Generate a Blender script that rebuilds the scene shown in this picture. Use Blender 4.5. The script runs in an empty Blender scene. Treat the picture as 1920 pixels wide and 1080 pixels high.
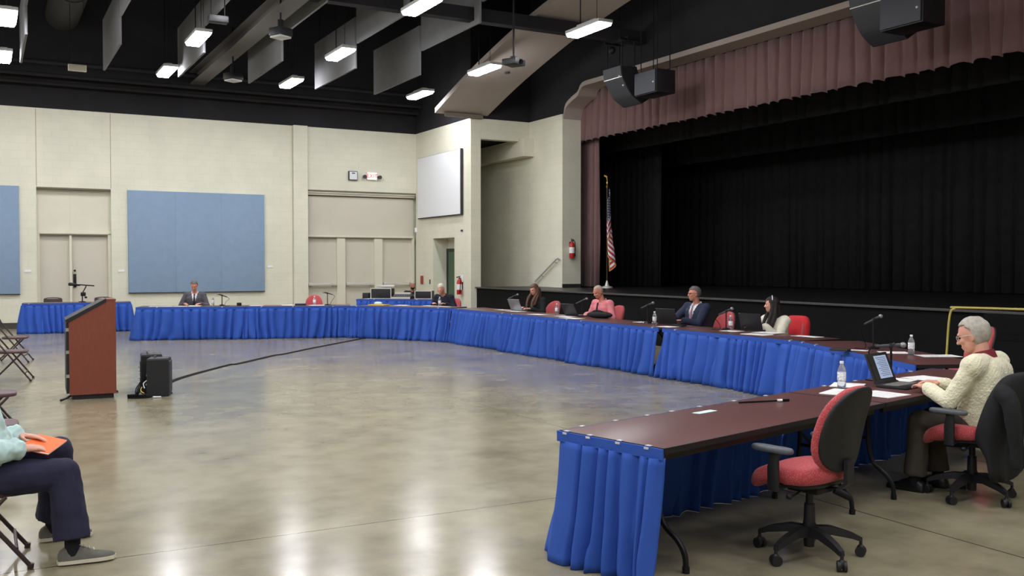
import bpy, bmesh, math, random
from mathutils import Vector, Matrix, noise
PI = math.pi
V = Vector
scene = bpy.context.scene
COL = scene.collection

# ------------------------------------------------------------------ materials
def lin(c):
    return tuple((x/255/12.92) if x/255 <= 0.04045 else ((x/255+0.055)/1.055)**2.4 for x in c)

def nodes_of(name):
    m = bpy.data.materials.new(name)
    m.use_nodes = True
    nt = m.node_tree
    return m, nt, nt.nodes['Principled BSDF']

def link(nt, a, b):
    nt.links.new(a, b)

def mat(name, rgb, rough=0.6, metal=0.0, var=0.0, vscale=8.0, bump=0.0, bscale=60.0, trans=0.0, ior=1.45, spec=0.5, stretch=None, sheen=0.0, coat=0.0):
    m, nt, b = nodes_of(name)
    c = lin(rgb)
    b.inputs['Base Color'].default_value = (*c, 1)
    b.inputs['Roughness'].default_value = rough
    b.inputs['Metallic'].default_value = metal
    b.inputs['Specular IOR Level'].default_value = spec
    b.inputs['IOR'].default_value = ior
    b.inputs['Transmission Weight'].default_value = trans
    b.inputs['Sheen Weight'].default_value = sheen
    b.inputs['Coat Weight'].default_value = coat
    if var or bump:
        tc = nt.nodes.new('ShaderNodeTexCoord')
        mp = nt.nodes.new('ShaderNodeMapping')
        if stretch: mp.inputs['Scale'].default_value = stretch
        link(nt, tc.outputs['Object'], mp.inputs['Vector'])
    if var:
        n = nt.nodes.new('ShaderNodeTexNoise'); n.inputs['Scale'].default_value = vscale; n.inputs['Detail'].default_value = 4
        link(nt, mp.outputs[0], n.inputs['Vector'])
        r = nt.nodes.new('ShaderNodeMapRange')
        r.inputs['From Min'].default_value = 0.3; r.inputs['From Max'].default_value = 0.7
        r.inputs['To Min'].default_value = 1-var; r.inputs['To Max'].default_value = 1+var
        link(nt, n.outputs['Fac'], r.inputs['Value'])
        mx = nt.nodes.new('ShaderNodeVectorMath'); mx.operation = 'SCALE'
        mx.inputs[0].default_value = c
        link(nt, r.outputs[0], mx.inputs['Scale'])
        link(nt, mx.outputs[0], b.inputs['Base Color'])
    if bump:
        n2 = nt.nodes.new('ShaderNodeTexNoise'); n2.inputs['Scale'].default_value = bscale; n2.inputs['Detail'].default_value = 3
        link(nt, mp.outputs[0], n2.inputs['Vector'])
        bp = nt.nodes.new('ShaderNodeBump'); bp.inputs['Strength'].default_value = bump; bp.inputs['Distance'].default_value = 0.01
        link(nt, n2.outputs['Fac'], bp.inputs['Height'])
        link(nt, bp.outputs[0], b.inputs['Normal'])
    return m

def emit(name, rgb, strength):
    m, nt, b = nodes_of(name)
    b.inputs['Base Color'].default_value = (*lin(rgb), 1)
    b.inputs['Emission Color'].default_value = (*lin(rgb), 1)
    b.inputs['Emission Strength'].default_value = strength
    return m

def block_mat(name, rgb, axis, var=0.012, bw=0.406, bh=0.203, mortar=0.93):
    """painted concrete block: courses run along `axis` (x or y), joints as grooves with slightly dirtier paint"""
    m, nt, b = nodes_of(name)
    g = nt.nodes.new('ShaderNodeNewGeometry')
    sp = nt.nodes.new('ShaderNodeSeparateXYZ'); cb = nt.nodes.new('ShaderNodeCombineXYZ')
    link(nt, g.outputs['Position'], sp.inputs[0])
    link(nt, sp.outputs['X' if axis == 'x' else 'Y'], cb.inputs['X']); link(nt, sp.outputs['Z'], cb.inputs['Y'])
    br = nt.nodes.new('ShaderNodeTexBrick')
    br.inputs['Scale'].default_value = 1
    br.inputs['Brick Width'].default_value = bw; br.inputs['Row Height'].default_value = bh
    br.inputs['Mortar Size'].default_value = 0.006; br.inputs['Mortar Smooth'].default_value = 0.3
    c = lin(rgb)
    br.inputs['Color1'].default_value = (*[x*(1+var) for x in c], 1)
    br.inputs['Color2'].default_value = (*[x*(1-var) for x in c], 1)
    br.inputs['Mortar'].default_value = (*[x*mortar for x in c], 1)
    link(nt, cb.outputs[0], br.inputs['Vector'])
    ns = nt.nodes.new('ShaderNodeTexNoise'); ns.inputs['Scale'].default_value = 1.3; ns.inputs['Detail'].default_value = 5
    link(nt, g.outputs['Position'], ns.inputs['Vector'])
    r = nt.nodes.new('ShaderNodeMapRange'); r.inputs['From Min'].default_value = .3; r.inputs['From Max'].default_value = .7
    r.inputs['To Min'].default_value = .95; r.inputs['To Max'].default_value = 1.05
    link(nt, ns.outputs['Fac'], r.inputs['Value'])
    mx = nt.nodes.new('ShaderNodeVectorMath'); mx.operation = 'SCALE'
    link(nt, br.outputs['Color'], mx.inputs[0]); link(nt, r.outputs[0], mx.inputs['Scale'])
    link(nt, mx.outputs[0], b.inputs['Base Color'])
    bp = nt.nodes.new('ShaderNodeBump'); bp.inputs['Strength'].default_value = .2; bp.inputs['Distance'].default_value = .005; bp.invert = True
    link(nt, br.outputs['Fac'], bp.inputs['Height']); link(nt, bp.outputs[0], b.inputs['Normal'])
    b.inputs['Roughness'].default_value = .55
    return m

def floor_mat():
    m, nt, b = nodes_of('polished_concrete')
    g = nt.nodes.new('ShaderNodeNewGeometry')
    def noise_(scale, detail, rough=.6, mapscale=None):
        n = nt.nodes.new('ShaderNodeTexNoise'); n.inputs['Scale'].default_value = scale
        n.inputs['Detail'].default_value = detail; n.inputs['Roughness'].default_value = rough
        if mapscale:
            mp = nt.nodes.new('ShaderNodeMapping'); mp.inputs['Scale'].default_value = mapscale
            link(nt, g.outputs['Position'], mp.inputs['Vector']); link(nt, mp.outputs[0], n.inputs['Vector'])
        else:
            link(nt, g.outputs['Position'], n.inputs['Vector'])
        return n
    n1 = noise_(.55, 6, .6); n2 = noise_(3.1, 4, .55)
    rp = nt.nodes.new('ShaderNodeValToRGB')
    e = rp.color_ramp.elements
    e[0].position = .3; e[0].color = (*lin((108, 102, 82)), 1)
    e[1].position = .68; e[1].color = (*lin((163, 155, 127)), 1)
    k = rp.color_ramp.elements.new(.48); k.color = (*lin((140, 132, 107)), 1)
    ad = nt.nodes.new('ShaderNodeMath'); ad.operation = 'MULTIPLY_ADD'; ad.inputs[1].default_value = .45
    link(nt, n2.outputs['Fac'], ad.inputs[0]); 
    sc = nt.nodes.new('ShaderNodeMath'); sc.operation = 'MULTIPLY'; sc.inputs[1].default_value = .55
    link(nt, n1.outputs['Fac'], sc.inputs[0]); link(nt, sc.outputs[0], ad.inputs[2])
    link(nt, ad.outputs[0], rp.inputs['Fac'])
    # saw-cut joints of the slab
    sp = nt.nodes.new('ShaderNodeSeparateXYZ'); link(nt, g.outputs['Position'], sp.inputs[0])
    def joint(axis, at):
        s = nt.nodes.new('ShaderNodeMath'); s.operation = 'SUBTRACT'; s.inputs[1].default_value = at
        link(nt, sp.outputs[axis], s.inputs[0])
        a = nt.nodes.new('ShaderNodeMath'); a.operation = 'ABSOLUTE'; link(nt, s.outputs[0], a.inputs[0])
        l = nt.nodes.new('ShaderNodeMath'); l.operation = 'LESS_THAN'; l.inputs[1].default_value = .006
        link(nt, a.outputs[0], l.inputs[0])
        return l
    js = [joint('X', 5.25), joint('Y', 5.93), joint('X', -3.9), joint('Y', 24.2)]
    acc = js[0]
    for j in js[1:]:
        mxn = nt.nodes.new('ShaderNodeMath'); mxn.operation = 'MAXIMUM'
        link(nt, acc.outputs[0], mxn.inputs[0]); link(nt, j.outputs[0], mxn.inputs[1]); acc = mxn
    mix = nt.nodes.new('ShaderNodeMix'); mix.data_type = 'RGBA'
    link(nt, acc.outputs[0], mix.inputs['Factor']); link(nt, rp.outputs['Color'], mix.inputs['A'])
    mix.inputs['B'].default_value = (*lin((70, 62, 48)), 1)
    link(nt, mix.outputs['Result'], b.inputs['Base Color'])
    n3 = noise_(1.2, 2)
    r = nt.nodes.new('ShaderNodeMapRange'); r.inputs['From Min'].default_value = .3; r.inputs['From Max'].default_value = .7
    r.inputs['To Min'].default_value = .15; r.inputs['To Max'].default_value = .24
    link(nt, n3.outputs['Fac'], r.inputs['Value']); link(nt, r.outputs[0], b.inputs['Roughness'])
    b.inputs['Specular IOR Level'].default_value = .45
    return m

def knit_mat():
    m, nt, b = nodes_of('cream_cable_knit')
    tc = nt.nodes.new('ShaderNodeTexCoord')
    b.inputs['Base Color'].default_value = (*lin((226, 220, 190)), 1)
    b.inputs['Roughness'].default_value = .9; b.inputs['Sheen Weight'].default_value = .2
    w = nt.nodes.new('ShaderNodeTexWave'); w.wave_type = 'BANDS'; w.bands_direction = 'DIAGONAL'
    w.inputs['Scale'].default_value = 17; w.inputs['Distortion'].default_value = 5; w.inputs['Detail'].default_value = 2; w.inputs['Detail Scale'].default_value = 4
    vo = nt.nodes.new('ShaderNodeTexVoronoi'); vo.inputs['Scale'].default_value = 58
    link(nt, tc.outputs['Object'], w.inputs['Vector']); link(nt, tc.outputs['Object'], vo.inputs['Vector'])
    ad = nt.nodes.new('ShaderNodeMath'); ad.operation = 'MULTIPLY_ADD'; ad.inputs[1].default_value = .35
    link(nt, w.outputs['Fac'], ad.inputs[0]); link(nt, vo.outputs['Distance'], ad.inputs[2])
    bp = nt.nodes.new('ShaderNodeBump'); bp.inputs['Strength'].default_value = .6; bp.inputs['Distance'].default_value = .008
    link(nt, ad.outputs[0], bp.inputs['Height']); link(nt, bp.outputs[0], b.inputs['Normal'])
    return m

def upholstery_mat(name, a, c):
    m, nt, b = nodes_of(name)
    tc = nt.nodes.new('ShaderNodeTexCoord')
    vo = nt.nodes.new('ShaderNodeTexVoronoi'); vo.inputs['Scale'].default_value = 130
    link(nt, tc.outputs['Object'], vo.inputs['Vector'])
    rp = nt.nodes.new('ShaderNodeValToRGB'); e = rp.color_ramp.elements
    e[0].position = .1; e[0].color = (*lin(c), 1); e[1].position = .5; e[1].color = (*lin(a), 1)
    link(nt, vo.outputs['Distance'], rp.inputs['Fac']); link(nt, rp.outputs[0], b.inputs['Base Color'])
    b.inputs['Roughness'].default_value = .85; b.inputs['Sheen Weight'].default_value = .15
    bp = nt.nodes.new('ShaderNodeBump'); bp.inputs['Strength'].default_value = .25; bp.inputs['Distance'].default_value = .004
    link(nt, vo.outputs['Distance'], bp.inputs['Height']); link(nt, bp.outputs[0], b.inputs['Normal'])
    return m

M = dict(
    wall_x=block_mat('beige_block_wall_x', (221, 219, 199), 'x'),
    wall_y=block_mat('beige_block_wall_y', (221, 219, 199), 'y'),
    beige=mat('beige_paint', (219, 215, 196), .5, var=.03, vscale=2),
    beige_door=mat('beige_door_paint', (208, 202, 186), .45, var=.02, vscale=2),
    shade_and_trim=mat('dark_shade_and_trim', (112, 105, 92), .7),  # brown of the lintels with painted-in shadow lines; also the pier ledge
    joint=mat('joint_sealant', (160, 156, 136), .7),
    black_wall=mat('black_paint', (44, 43, 46), .9, var=.1, vscale=1.5, spec=.2),
    baseboard=mat('grey_vinyl_base', (70, 66, 62), .6),
    floor=floor_mat(),
    baffle=mat('grey_baffle_fabric', (124, 124, 126), .9, var=.05, vscale=3, bump=.2, bscale=120),
    strip=mat('tan_gypsum', (172, 160, 152), .7, var=.03, vscale=1),
    blue_panel=mat('pale_blue_fabric', (134, 156, 180), .9, var=.03, vscale=6, bump=.15, bscale=150),
    screen=mat('white_screen', (228, 230, 232), .7),
    darkframe=mat('dark_frame', (46, 46, 48), .5),
    green=mat('green_door_paint', (74, 100, 74), .45, var=.05, vscale=3),
    metal=mat('brushed_metal', (190, 188, 184), .35, metal=1),
    micball=mat('mic_grille', (150, 150, 152), .45, metal=.4),
    clipwhite=mat('clip_plastic', (196, 198, 204), .5),
    lightmetal=mat('pale_metal', (215, 213, 205), .35, metal=.3),
    lamp=emit('lamp_diffuser', (250, 250, 255), 74),
    housing=mat('white_housing', (210, 210, 208), .5),
    blackmetal=mat('black_metal', (28, 28, 30), .45, metal=.4),
    blackplastic=mat('black_plastic', (30, 30, 33), .5, var=.1, vscale=20),
    darkgrey=mat('dark_grey_plastic', (62, 63, 68), .55),
    armpad=mat('grey_armpad', (86, 90, 95), .5),
    grille=mat('speaker_grille', (58, 60, 66), .55, bump=.3, bscale=200),
    mauve=mat('mauve_velvet', (112, 82, 80), .85, var=.06, vscale=6, sheen=.3),
    blackcurtain=mat('black_velour', (34, 34, 35), .95, var=.15, vscale=5, spec=.15),
    stage_floor=mat('black_stage_floor', (26, 25, 26), .35, var=.15, vscale=2, spec=.3),
    stage_front=mat('black_stage_front', (18, 18, 19), .7, var=.1, vscale=2, spec=.12),
    stage_edge=mat('stage_nosing', (70, 68, 66), .5),
    skirt=mat('royal_blue_polyester', (50, 86, 172), .75, var=.06, vscale=5, spec=.25),
    tabletop=mat('mahogany_laminate', (98, 64, 62), .34, var=.1, vscale=7, stretch=(1, 6, 6)),
    tableedge=mat('black_edge_band', (24, 22, 24), .5),
    lect=mat('cherry_laminate', (128, 66, 50), .4, var=.07, vscale=6, stretch=(8, 8, 1.2)),
    red=upholstery_mat('red_upholstery', (176, 62, 68), (208, 112, 112)),
    redshell=mat('red_fabric_plain', (186, 66, 72), .85, var=.06, vscale=12),
    chairbrown=mat('brown_chair_metal', (62, 46, 46), .4, metal=.2),
    chairpad=mat('brown_vinyl', (88, 62, 64), .5, var=.06, vscale=14),
    paper=mat('white_paper', (236, 234, 230), .8),
    paperprint=mat('printed_lines', (120, 122, 128), .8),
    bluepaper=mat('pale_blue_paper', (206, 224, 226), .8),
    yellow=mat('yellow_plastic', (222, 180, 78), .5),
    clear=mat('clear_plastic', (236, 240, 242), .08, trans=.85, ior=1.2),
    blabel=mat('bottle_label', (225, 228, 232), .5, var=.35, vscale=70),
    white=mat('white_plastic', (238, 238, 238), .4),
    laptop=mat('laptop_shell', (44, 45, 48), .4, metal=.2),
    laptopsilver=mat('silver_laptop_lid', (150, 152, 156), .35, metal=.5),
    keyboard=mat('keyboard_keys', (120, 118, 112), .6, var=.4, vscale=90),
    screen_on=emit('laptop_screen', (150, 165, 192), .55),
    screen_dim=mat('dark_screen', (12, 12, 14), .2),
    textline=emit('screen_text', (70, 80, 105), .2),
    cable=mat('black_rubber', (20, 20, 20), .85, spec=.15),
    redmetal=mat('red_enamel', (178, 36, 34), .35),
    gold=mat('gold_metal', (214, 178, 92), .3, metal=.9),
    fringe=mat('gold_fringe', (190, 142, 66), .8),
    exitface=emit('exit_face', (255, 226, 220), .75),
    exitred=emit('exit_letters', (255, 66, 60), 1.1),
    plexi=mat('clear_acrylic', (245, 248, 250), .03, trans=1.0, ior=1.05, spec=.3),
    rail_yellow=mat('yellow_rail', (196, 180, 92), .4),
    orange=mat('orange_folder', (248, 112, 46), .6),
    # people
    skin=mat('skin_light', (214, 156, 134), .5, var=.05, vscale=18),
    skinr=mat('skin_ruddy', (204, 138, 116), .5, var=.06, vscale=18),
    skint=mat('skin_tan', (186, 126, 100), .5, var=.05, vscale=18),
    eye=mat('eye_dark', (40, 30, 26), .25),
    hairw=mat('hair_white', (206, 198, 178), .7, var=.12, vscale=60, bump=.5, bscale=160),
    hairg=mat('hair_grey', (172, 166, 154), .7, var=.2, vscale=40, bump=.5, bscale=160),
    hairsalt=mat('hair_salt_pepper', (104, 98, 92), .7, var=.2, vscale=50, bump=.5, bscale=160),
    hairstub=mat('hair_cropped_fair', (190, 170, 152), .7, var=.1, vscale=60),
    hairb=mat('hair_brown', (66, 46, 38), .5, var=.25, vscale=30, bump=.5, bscale=160, stretch=(6, 6, 1)),
    hairbl=mat('hair_long_brown', (96, 66, 50), .45, var=.3, vscale=30, bump=.5, bscale=160, stretch=(6, 6, 1)),
    hairk=mat('hair_black', (30, 22, 22), .45, var=.2, vscale=30, bump=.5, bscale=160, stretch=(6, 6, 1)),
    greysuit=mat('grey_suit_cloth', (82, 80, 86), .85, var=.05, vscale=20, bump=.1, bscale=200),
    navysuit=mat('navy_suit_cloth', (36, 42, 66), .8, var=.05, vscale=20, bump=.1, bscale=200),
    navypants=mat('navy_trousers', (34, 34, 58), .85, var=.06, vscale=12, bump=.15, bscale=90),
    olive=mat('olive_trousers', (68, 62, 54), .9, var=.06, vscale=12, bump=.15, bscale=90),
    darkpants=mat('dark_trousers', (34, 34, 38), .9),
    whiteshirt=mat('white_shirt_cloth', (232, 232, 234), .8),
    pinkshirt=mat('pink_shirt_cloth', (222, 132, 138), .8, var=.05, vscale=14, bump=.1, bscale=120),
    teal=mat('pale_teal_shirt', (188, 214, 210), .8, var=.08, vscale=16, bump=.12, bscale=120),
    blacksweater=mat('black_sweater', (30, 32, 44), .95, bump=.2, bscale=150),
    darkgreen=mat('dark_green_top', (26, 32, 30), .95, bump=.2, bscale=150),
    creamtop=mat('cream_blouse', (232, 226, 206), .85, var=.05, vscale=10, bump=.1, bscale=100),
    knit=knit_mat(),
    maroon=mat('maroon_collar', (118, 30, 46), .8),
    darktie=mat('dark_tie', (36, 26, 44), .6),
    mauvetie=mat('mauve_tie', (150, 116, 134), .6),
    blackcloth=mat('black_coat_cloth', (26, 27, 29), .9, var=.1, vscale=9, bump=.2, bscale=60),
    redcloth=mat('red_jacket_cloth', (206, 46, 54), .85, var=.08, vscale=9, bump=.15, bscale=60),
    shoeg=mat('grey_suede', (104, 102, 94), .9, var=.08, vscale=30, bump=.15, bscale=200),
    sole=mat('cream_sole', (214, 206, 186), .7),
    shoek=mat('black_leather', (22, 20, 20), .4),
    sock=mat('dark_sock', (26, 26, 34), .95),
)

# ------------------------------------------------------------------ mesh builder
class MB:
    def __init__(s): s.bm = bmesh.new()
    def add(s, verts, faces):
        vs = [s.bm.verts.new(v) for v in verts]
        out = []
        for f in faces:
            try: out.append(s.bm.faces.new([vs[i] for i in f]))
            except ValueError: pass
        return vs
    def box(s, c, d, rot=None, bev=0.0, seg=2):
        hx, hy, hz = d[0]/2, d[1]/2, d[2]/2
        R = rot.to_3x3() if rot is not None else Matrix.Identity(3)
        C = V(c)
        vs = s.add([C+R@V((x*hx, y*hy, z*hz)) for x in (-1, 1) for y in (-1, 1) for z in (-1, 1)],
                   [(0, 1, 3, 2), (4, 6, 7, 5), (0, 4, 5, 1), (2, 3, 7, 6), (0, 2, 6, 4), (1, 5, 7, 3)])
        if bev:
            es = list({e for v in vs for e in v.link_edges})
            bmesh.ops.bevel(s.bm, geom=es, offset=bev, segments=seg, affect='EDGES', profile=.6)
        return s
    def span(s, x0, x1, y0, y1, z0, z1, bev=0):
        return s.box(((x0+x1)/2, (y0+y1)/2, (z0+z1)/2), (abs(x1-x0), abs(y1-y0), abs(z1-z0)), bev=bev)
    def loft(s, rings, cap=True, closed=True):
        n = len(rings[0]); vs = []
        for r in rings: vs += [s.bm.verts.new(p) for p in r]
        for i in range(len(rings)-1):
            for j in range(n if closed else n-1):
                k = (j+1) % n
                s.bm.faces.new((vs[i*n+j], vs[i*n+k], vs[(i+1)*n+k], vs[(i+1)*n+j]))
        if cap and closed:
            s.bm.faces.new(vs[:n][::-1]); s.bm.faces.new(vs[-n:])
        return s
    def ering(s, c, a, b, n=16, p=2.0):
        out = []
        for i in range(n):
            t = 2*PI*i/n; ct, st = math.cos(t), math.sin(t)
            out.append(V(c)+V(a)*math.copysign(abs(ct)**(2/p), ct)+V(b)*math.copysign(abs(st)**(2/p), st))
        return out
    def cyl(s, p0, p1, r0, r1=None, n=12):
        r1 = r0 if r1 is None else r1
        p0, p1 = V(p0), V(p1); d = (p1-p0).normalized()
        a = d.orthogonal().normalized(); b = d.cross(a)
        return s.loft([s.ering(p0, a*r0, b*r0, n), s.ering(p1, a*r1, b*r1, n)])
    def sph(s, c, r, n=14, m=9, rot=None):
        r = (r, r, r) if not hasattr(r, '__len__') else r
        R = rot.to_3x3() if rot is not None else Matrix.Identity(3)
        C = V(c); vs = []; fs = []
        vs.append(C+R@V((0, 0, r[2])))
        for i in range(1, m):
            ph = PI*i/m
            for j in range(n):
                t = 2*PI*j/n
                vs.append(C+R@V((r[0]*math.sin(ph)*math.cos(t), r[1]*math.sin(ph)*math.sin(t), r[2]*math.cos(ph))))
        vs.append(C+R@V((0, 0, -r[2])))
        for j in range(n):
            k = (j+1) % n
            fs.append((0, 1+j, 1+k)); fs.append((len(vs)-1, 1+(m-2)*n+k, 1+(m-2)*n+j))
            for i in range(m-2): fs.append((1+i*n+j, 1+(i+1)*n+j, 1+(i+1)*n+k, 1+i*n+k))
        s.add(vs, fs); return s
    def cap(s, p0, p1, r0, r1=None, n=12):
        """capsule with tapered radius"""
        r1 = r0 if r1 is None else r1
        p0, p1 = V(p0), V(p1); d = p1-p0
        if d.length < 1e-6: return s.sph(p0, r0, n)
        d.normalize(); a = d.orthogonal().normalized(); b = d.cross(a)
        rings = []
        for k in range(1, 5):
            t = PI/2*(1-k/4.0); rings.append(s.ering(p0-d*r0*math.sin(t), a*r0*math.cos(t), b*r0*math.cos(t), n))
        for k in range(0, 4):
            t = PI/2*k/4.0; rings.append(s.ering(p1+d*r1*math.sin(t), a*r1*math.cos(t), b*r1*math.cos(t), n))
        return s.loft(rings)
    def lathe(s, prof, c=(0, 0, 0), n=16):
        C = V(c)
        return s.loft([s.ering(C+V((0, 0, z)), V((r, 0, 0)), V((0, r, 0)), n) for r, z in prof])
    def prism(s, pts, f0, f1):
        """polygon pts mapped by f0 and f1 (the two faces)"""
        return s.loft([[V(f0(p)) for p in pts], [V(f1(p)) for p in pts]])
    def tube(s, pts, r, n=8, closed=False):
        pts = [V(p) for p in pts]; rings = []; up = None
        for i, p in enumerate(pts):
            d = (pts[min(i+1, len(pts)-1)]-pts[max(i-1, 0)])
            if d.length < 1e-9: d = V((0, 0, 1))
            d.normalize()
            if up is None: up = d.orthogonal().normalized()
            a = (up-d*up.dot(d))
            a = a.normalized() if a.length > 1e-6 else d.orthogonal().normalized()
            up = a; b = d.cross(a)
            rr = r[i] if hasattr(r, '__len__') else r
            rings.append(s.ering(p, a*rr, b*rr, n))
        return s.loft(rings)
    def mesh(s, name, m, ang=40):
        bmesh.ops.recalc_face_normals(s.bm, faces=s.bm.faces[:])
        me = bpy.data.meshes.new(name); s.bm.to_mesh(me); s.bm.free()
        for mm in (m if isinstance(m, (list, tuple)) else [m]): me.materials.append(mm)
        if ang:
            for p in me.polygons: p.use_smooth = True
            me.set_sharp_from_angle(angle=math.radians(ang))
        return me
    def build(s, name, m, parent=None, loc=None, rz=0.0, ang=40, label=None):
        o = bpy.data.objects.new(name, s.mesh(name, m, ang)); COL.objects.link(o)
        if parent is not None: o.parent = parent
        if loc is not None: o.location = loc
        o.rotation_euler.z = rz
        if label: o['label'] = label
        return o

def bez(pts, n=12):
    """Catmull-Rom through the points"""
    pts = [V(p) for p in pts]; out = []
    for i in range(len(pts)-1):
        p0 = pts[max(i-1, 0)]; p1 = pts[i]; p2 = pts[i+1]; p3 = pts[min(i+2, len(pts)-1)]
        for k in range(n):
            t = k/n
            out.append(.5*((2*p1)+(p2-p0)*t+(2*p0-5*p1+4*p2-p3)*t*t+(3*p1-p0-3*p2+p3)*t**3))
    return out+[pts[-1]]

def tag(o, label, cat, group=None, kind=None):
    if label: o['label'] = label
    if cat: o['category'] = cat
    if group: o['group'] = group
    if kind: o['kind'] = kind
    return o

def thing(name, label, cat, loc=(0, 0, 0), rz=0.0, group=None):
    o = bpy.data.objects.new(name, None); COL.objects.link(o)
    o.location = loc; o.rotation_euler = (0, 0, rz); o.empty_display_size = .1
    return tag(o, label, cat, group)

def struct(o):
    o['kind'] = 'structure'; return o

def dup(root, loc, rz, label, group=None, top=True):
    c = root.copy(); COL.objects.link(c)
    if top:
        c.location = loc; c.rotation_euler = (0, 0, rz); c['label'] = label
        if group: c['group'] = group
    for ch in list(root.children):
        d = dup(ch, None, 0, None, None, False); d.parent = c
        d.matrix_parent_inverse = ch.matrix_parent_inverse.copy()
    return c

def ang(dx, dy): return math.atan2(dy, dx)

# ------------------------------------------------------------------ camera
cam_d = bpy.data.cameras.new('camera'); cam = bpy.data.objects.new('camera', cam_d); COL.objects.link(cam)
F = 1800.0
cam_d.sensor_width = 36; cam_d.lens = F/1920*36; cam_d.clip_end = 200
cam.location = (0, 0, 1.7)
cam.rotation_euler = (PI/2-math.atan(45/F), 0, -math.radians(28.8))
scene.camera = cam
scene.view_settings.view_transform = 'Standard'; scene.view_settings.look = 'None'
scene.view_settings.gamma = 1; scene.view_settings.use_curve_mapping = False; scene.view_settings.exposure = 0.0
w = bpy.data.worlds.new('dim_world'); scene.world = w; w.use_nodes = True
w.node_tree.nodes['Background'].inputs[0].default_value = (.02, .02, .022, 1)
w.node_tree.nodes['Background'].inputs[1].default_value = .3

# ------------------------------------------------------------------ the hall
YB = 28.3; XR = 12.07; ZW = 5.82; ZC = 9.6
b = MB(); b.box((1.1, 10.2, -.05), (26.2, 37, .1)); struct(b.build('floor', M['floor'], ang=0))
b = MB()
b.span(-12, XR+.3, YB+0.280, YB+0.800, 0, ZW)                       # body, recess back
for x0, x1, z0, z1 in ((-12, 1.23, 0, ZW), (1.23, 3.06, 3.74, ZW), (3.06, 8.53, 0, ZW), (8.53, XR+.3, 3.94, ZW)):
    b.span(x0, x1, YB, YB+0.290, z0, z1)
wb = struct(b.build('wall_back', M['wall_x'], ang=0))
for x in (1.235, 3.06, 8.09):
    b = MB(); b.span(x-.008, x+.008, YB-.004, YB+0.020, 3.76 if x < 8 else 0, ZW-.02); b.build('control_joint', M['joint'], wb, ang=0)
b = MB(); b.span(8.1, 8.53, YB-.1, YB+0.100, 0, ZW+.01, bev=.008); struct(b.build('column_back', M['wall_x'], ang=0))
b = MB(); b.span(-12, 1.2, YB-.012, YB, 0, .16); b.span(3.08, 8.1, YB-.012, YB, 0, .16); struct(b.build('baseboard_back', M['baseboard'], ang=0))
b = MB(); b.span(-12, 14.4, YB-.02, YB+0.800, ZW, ZC); struct(b.build('wall_upper_back', M['black_wall'], ang=0))
# bay of three exit doors: stepped head, mullions
b = MB(); b.span(8.53, XR, YB+0.100, YB+0.280, 3.8, 3.88); b.span(8.53, XR, YB+0.040, YB+0.280, 3.86, 3.94)
b.span(8.53, XR, YB+0.100, YB+0.280, 2.52, 2.58)
for x0, x1 in ((8.53, 8.56), (9.5, 9.76), (10.71, 10.98), (11.98, 12.06)): b.span(x0, x1, YB+0.120, YB+0.280, 0, 2.55)
struct(b.build('trim_1', M['beige'], ang=0))
b = MB(); b.span(8.53, XR, YB+0.200, YB+0.276, 2.58, 3.8); struct(b.build('trim_2', M['beige_door'], ang=0))
for i, (x0, x1) in enumerate(((8.56, 9.5), (9.76, 10.71), (10.98, 11.98))):
    b = MB(); b.span(x0, x1, YB+0.210, YB+0.276, 0.01, 2.52)
    d = struct(b.build('door_%d' % (i+1), M['beige_door'], ang=0))
    b = MB(); b.box(((x0+x1)/2, YB+0.100, 1.075), (x1-x0-.06, .07, .07), bev=.01)
    b.box((x0+.1, YB+0.170, 1.075), (.1, .06, .11), bev=.01); b.box((x1-.1, YB+0.170, 1.075), (.1, .06, .11), bev=.01)
    b.build('push_bar', M['lightmetal'], d)
b = MB(); b.span(8.54, XR-.01, YB+.01, YB+.27, 3.9, 3.945); b.span(8.56, XR-.08, YB+.1, YB+.2, 2.5, 2.53); b.span(8.54, XR-.01, YB+.19, YB+.2, 3.76, 3.79); struct(b.build('trim_9', M['shade_and_trim'], ang=0))  # dark strips: steel lintels together with their shadow lines, put into the colour
# double door bay
b = MB(); b.span(1.23, 3.06, YB+0.100, YB+0.280, 2.5, 2.56); b.span(1.23, 1.3, YB+0.100, YB+0.280, 0, 2.52); b.span(2.98, 3.06, YB+0.100, YB+0.280, 0, 2.52)
b.span(2.02, 2.08, YB+0.100, YB+0.280, 0, 2.52); b.span(1.23, 3.06, YB+0.200, YB+0.276, 2.56, 3.74)
b.span(2.045, 2.055, YB+0.192, YB+0.200, 2.56, 3.74)
struct(b.build('trim_3', M['beige'], ang=0))
b = MB(); b.span(1.24, 3.05, YB+.01, YB+.27, 3.7, 3.745); b.span(1.3, 2.98, YB+.09, YB+.2, 2.475, 2.51); struct(b.build('trim_10', M['shade_and_trim'], ang=0))  # same brown: lintel and the shade under the heads, painted as strips
for i, (x0, x1) in enumerate(((1.3, 2.02), (2.08, 2.98))):
    b = MB(); b.span(x0, x1, YB+0.210, YB+0.276, .01, 2.5)
    d = struct(b.build('door_%d' % (i+4), M['beige_door'], ang=0))
    if i == 1:
        b = MB(); b.box((2.15, YB+0.190, 1.25), (.075, .02, .36), bev=.006); b.cyl((2.15, YB+0.180, 1.12), (2.15, YB+0.060, 1.12), .016); b.cyl((2.15, YB+0.070, 1.12), (2.27, YB+0.070, 1.12), .014)
        b.cyl((2.15, YB+0.180, 1.52), (2.15, YB+0.160, 1.52), .03)
        b.build('door_handle', M['blackmetal'], d)
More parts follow.
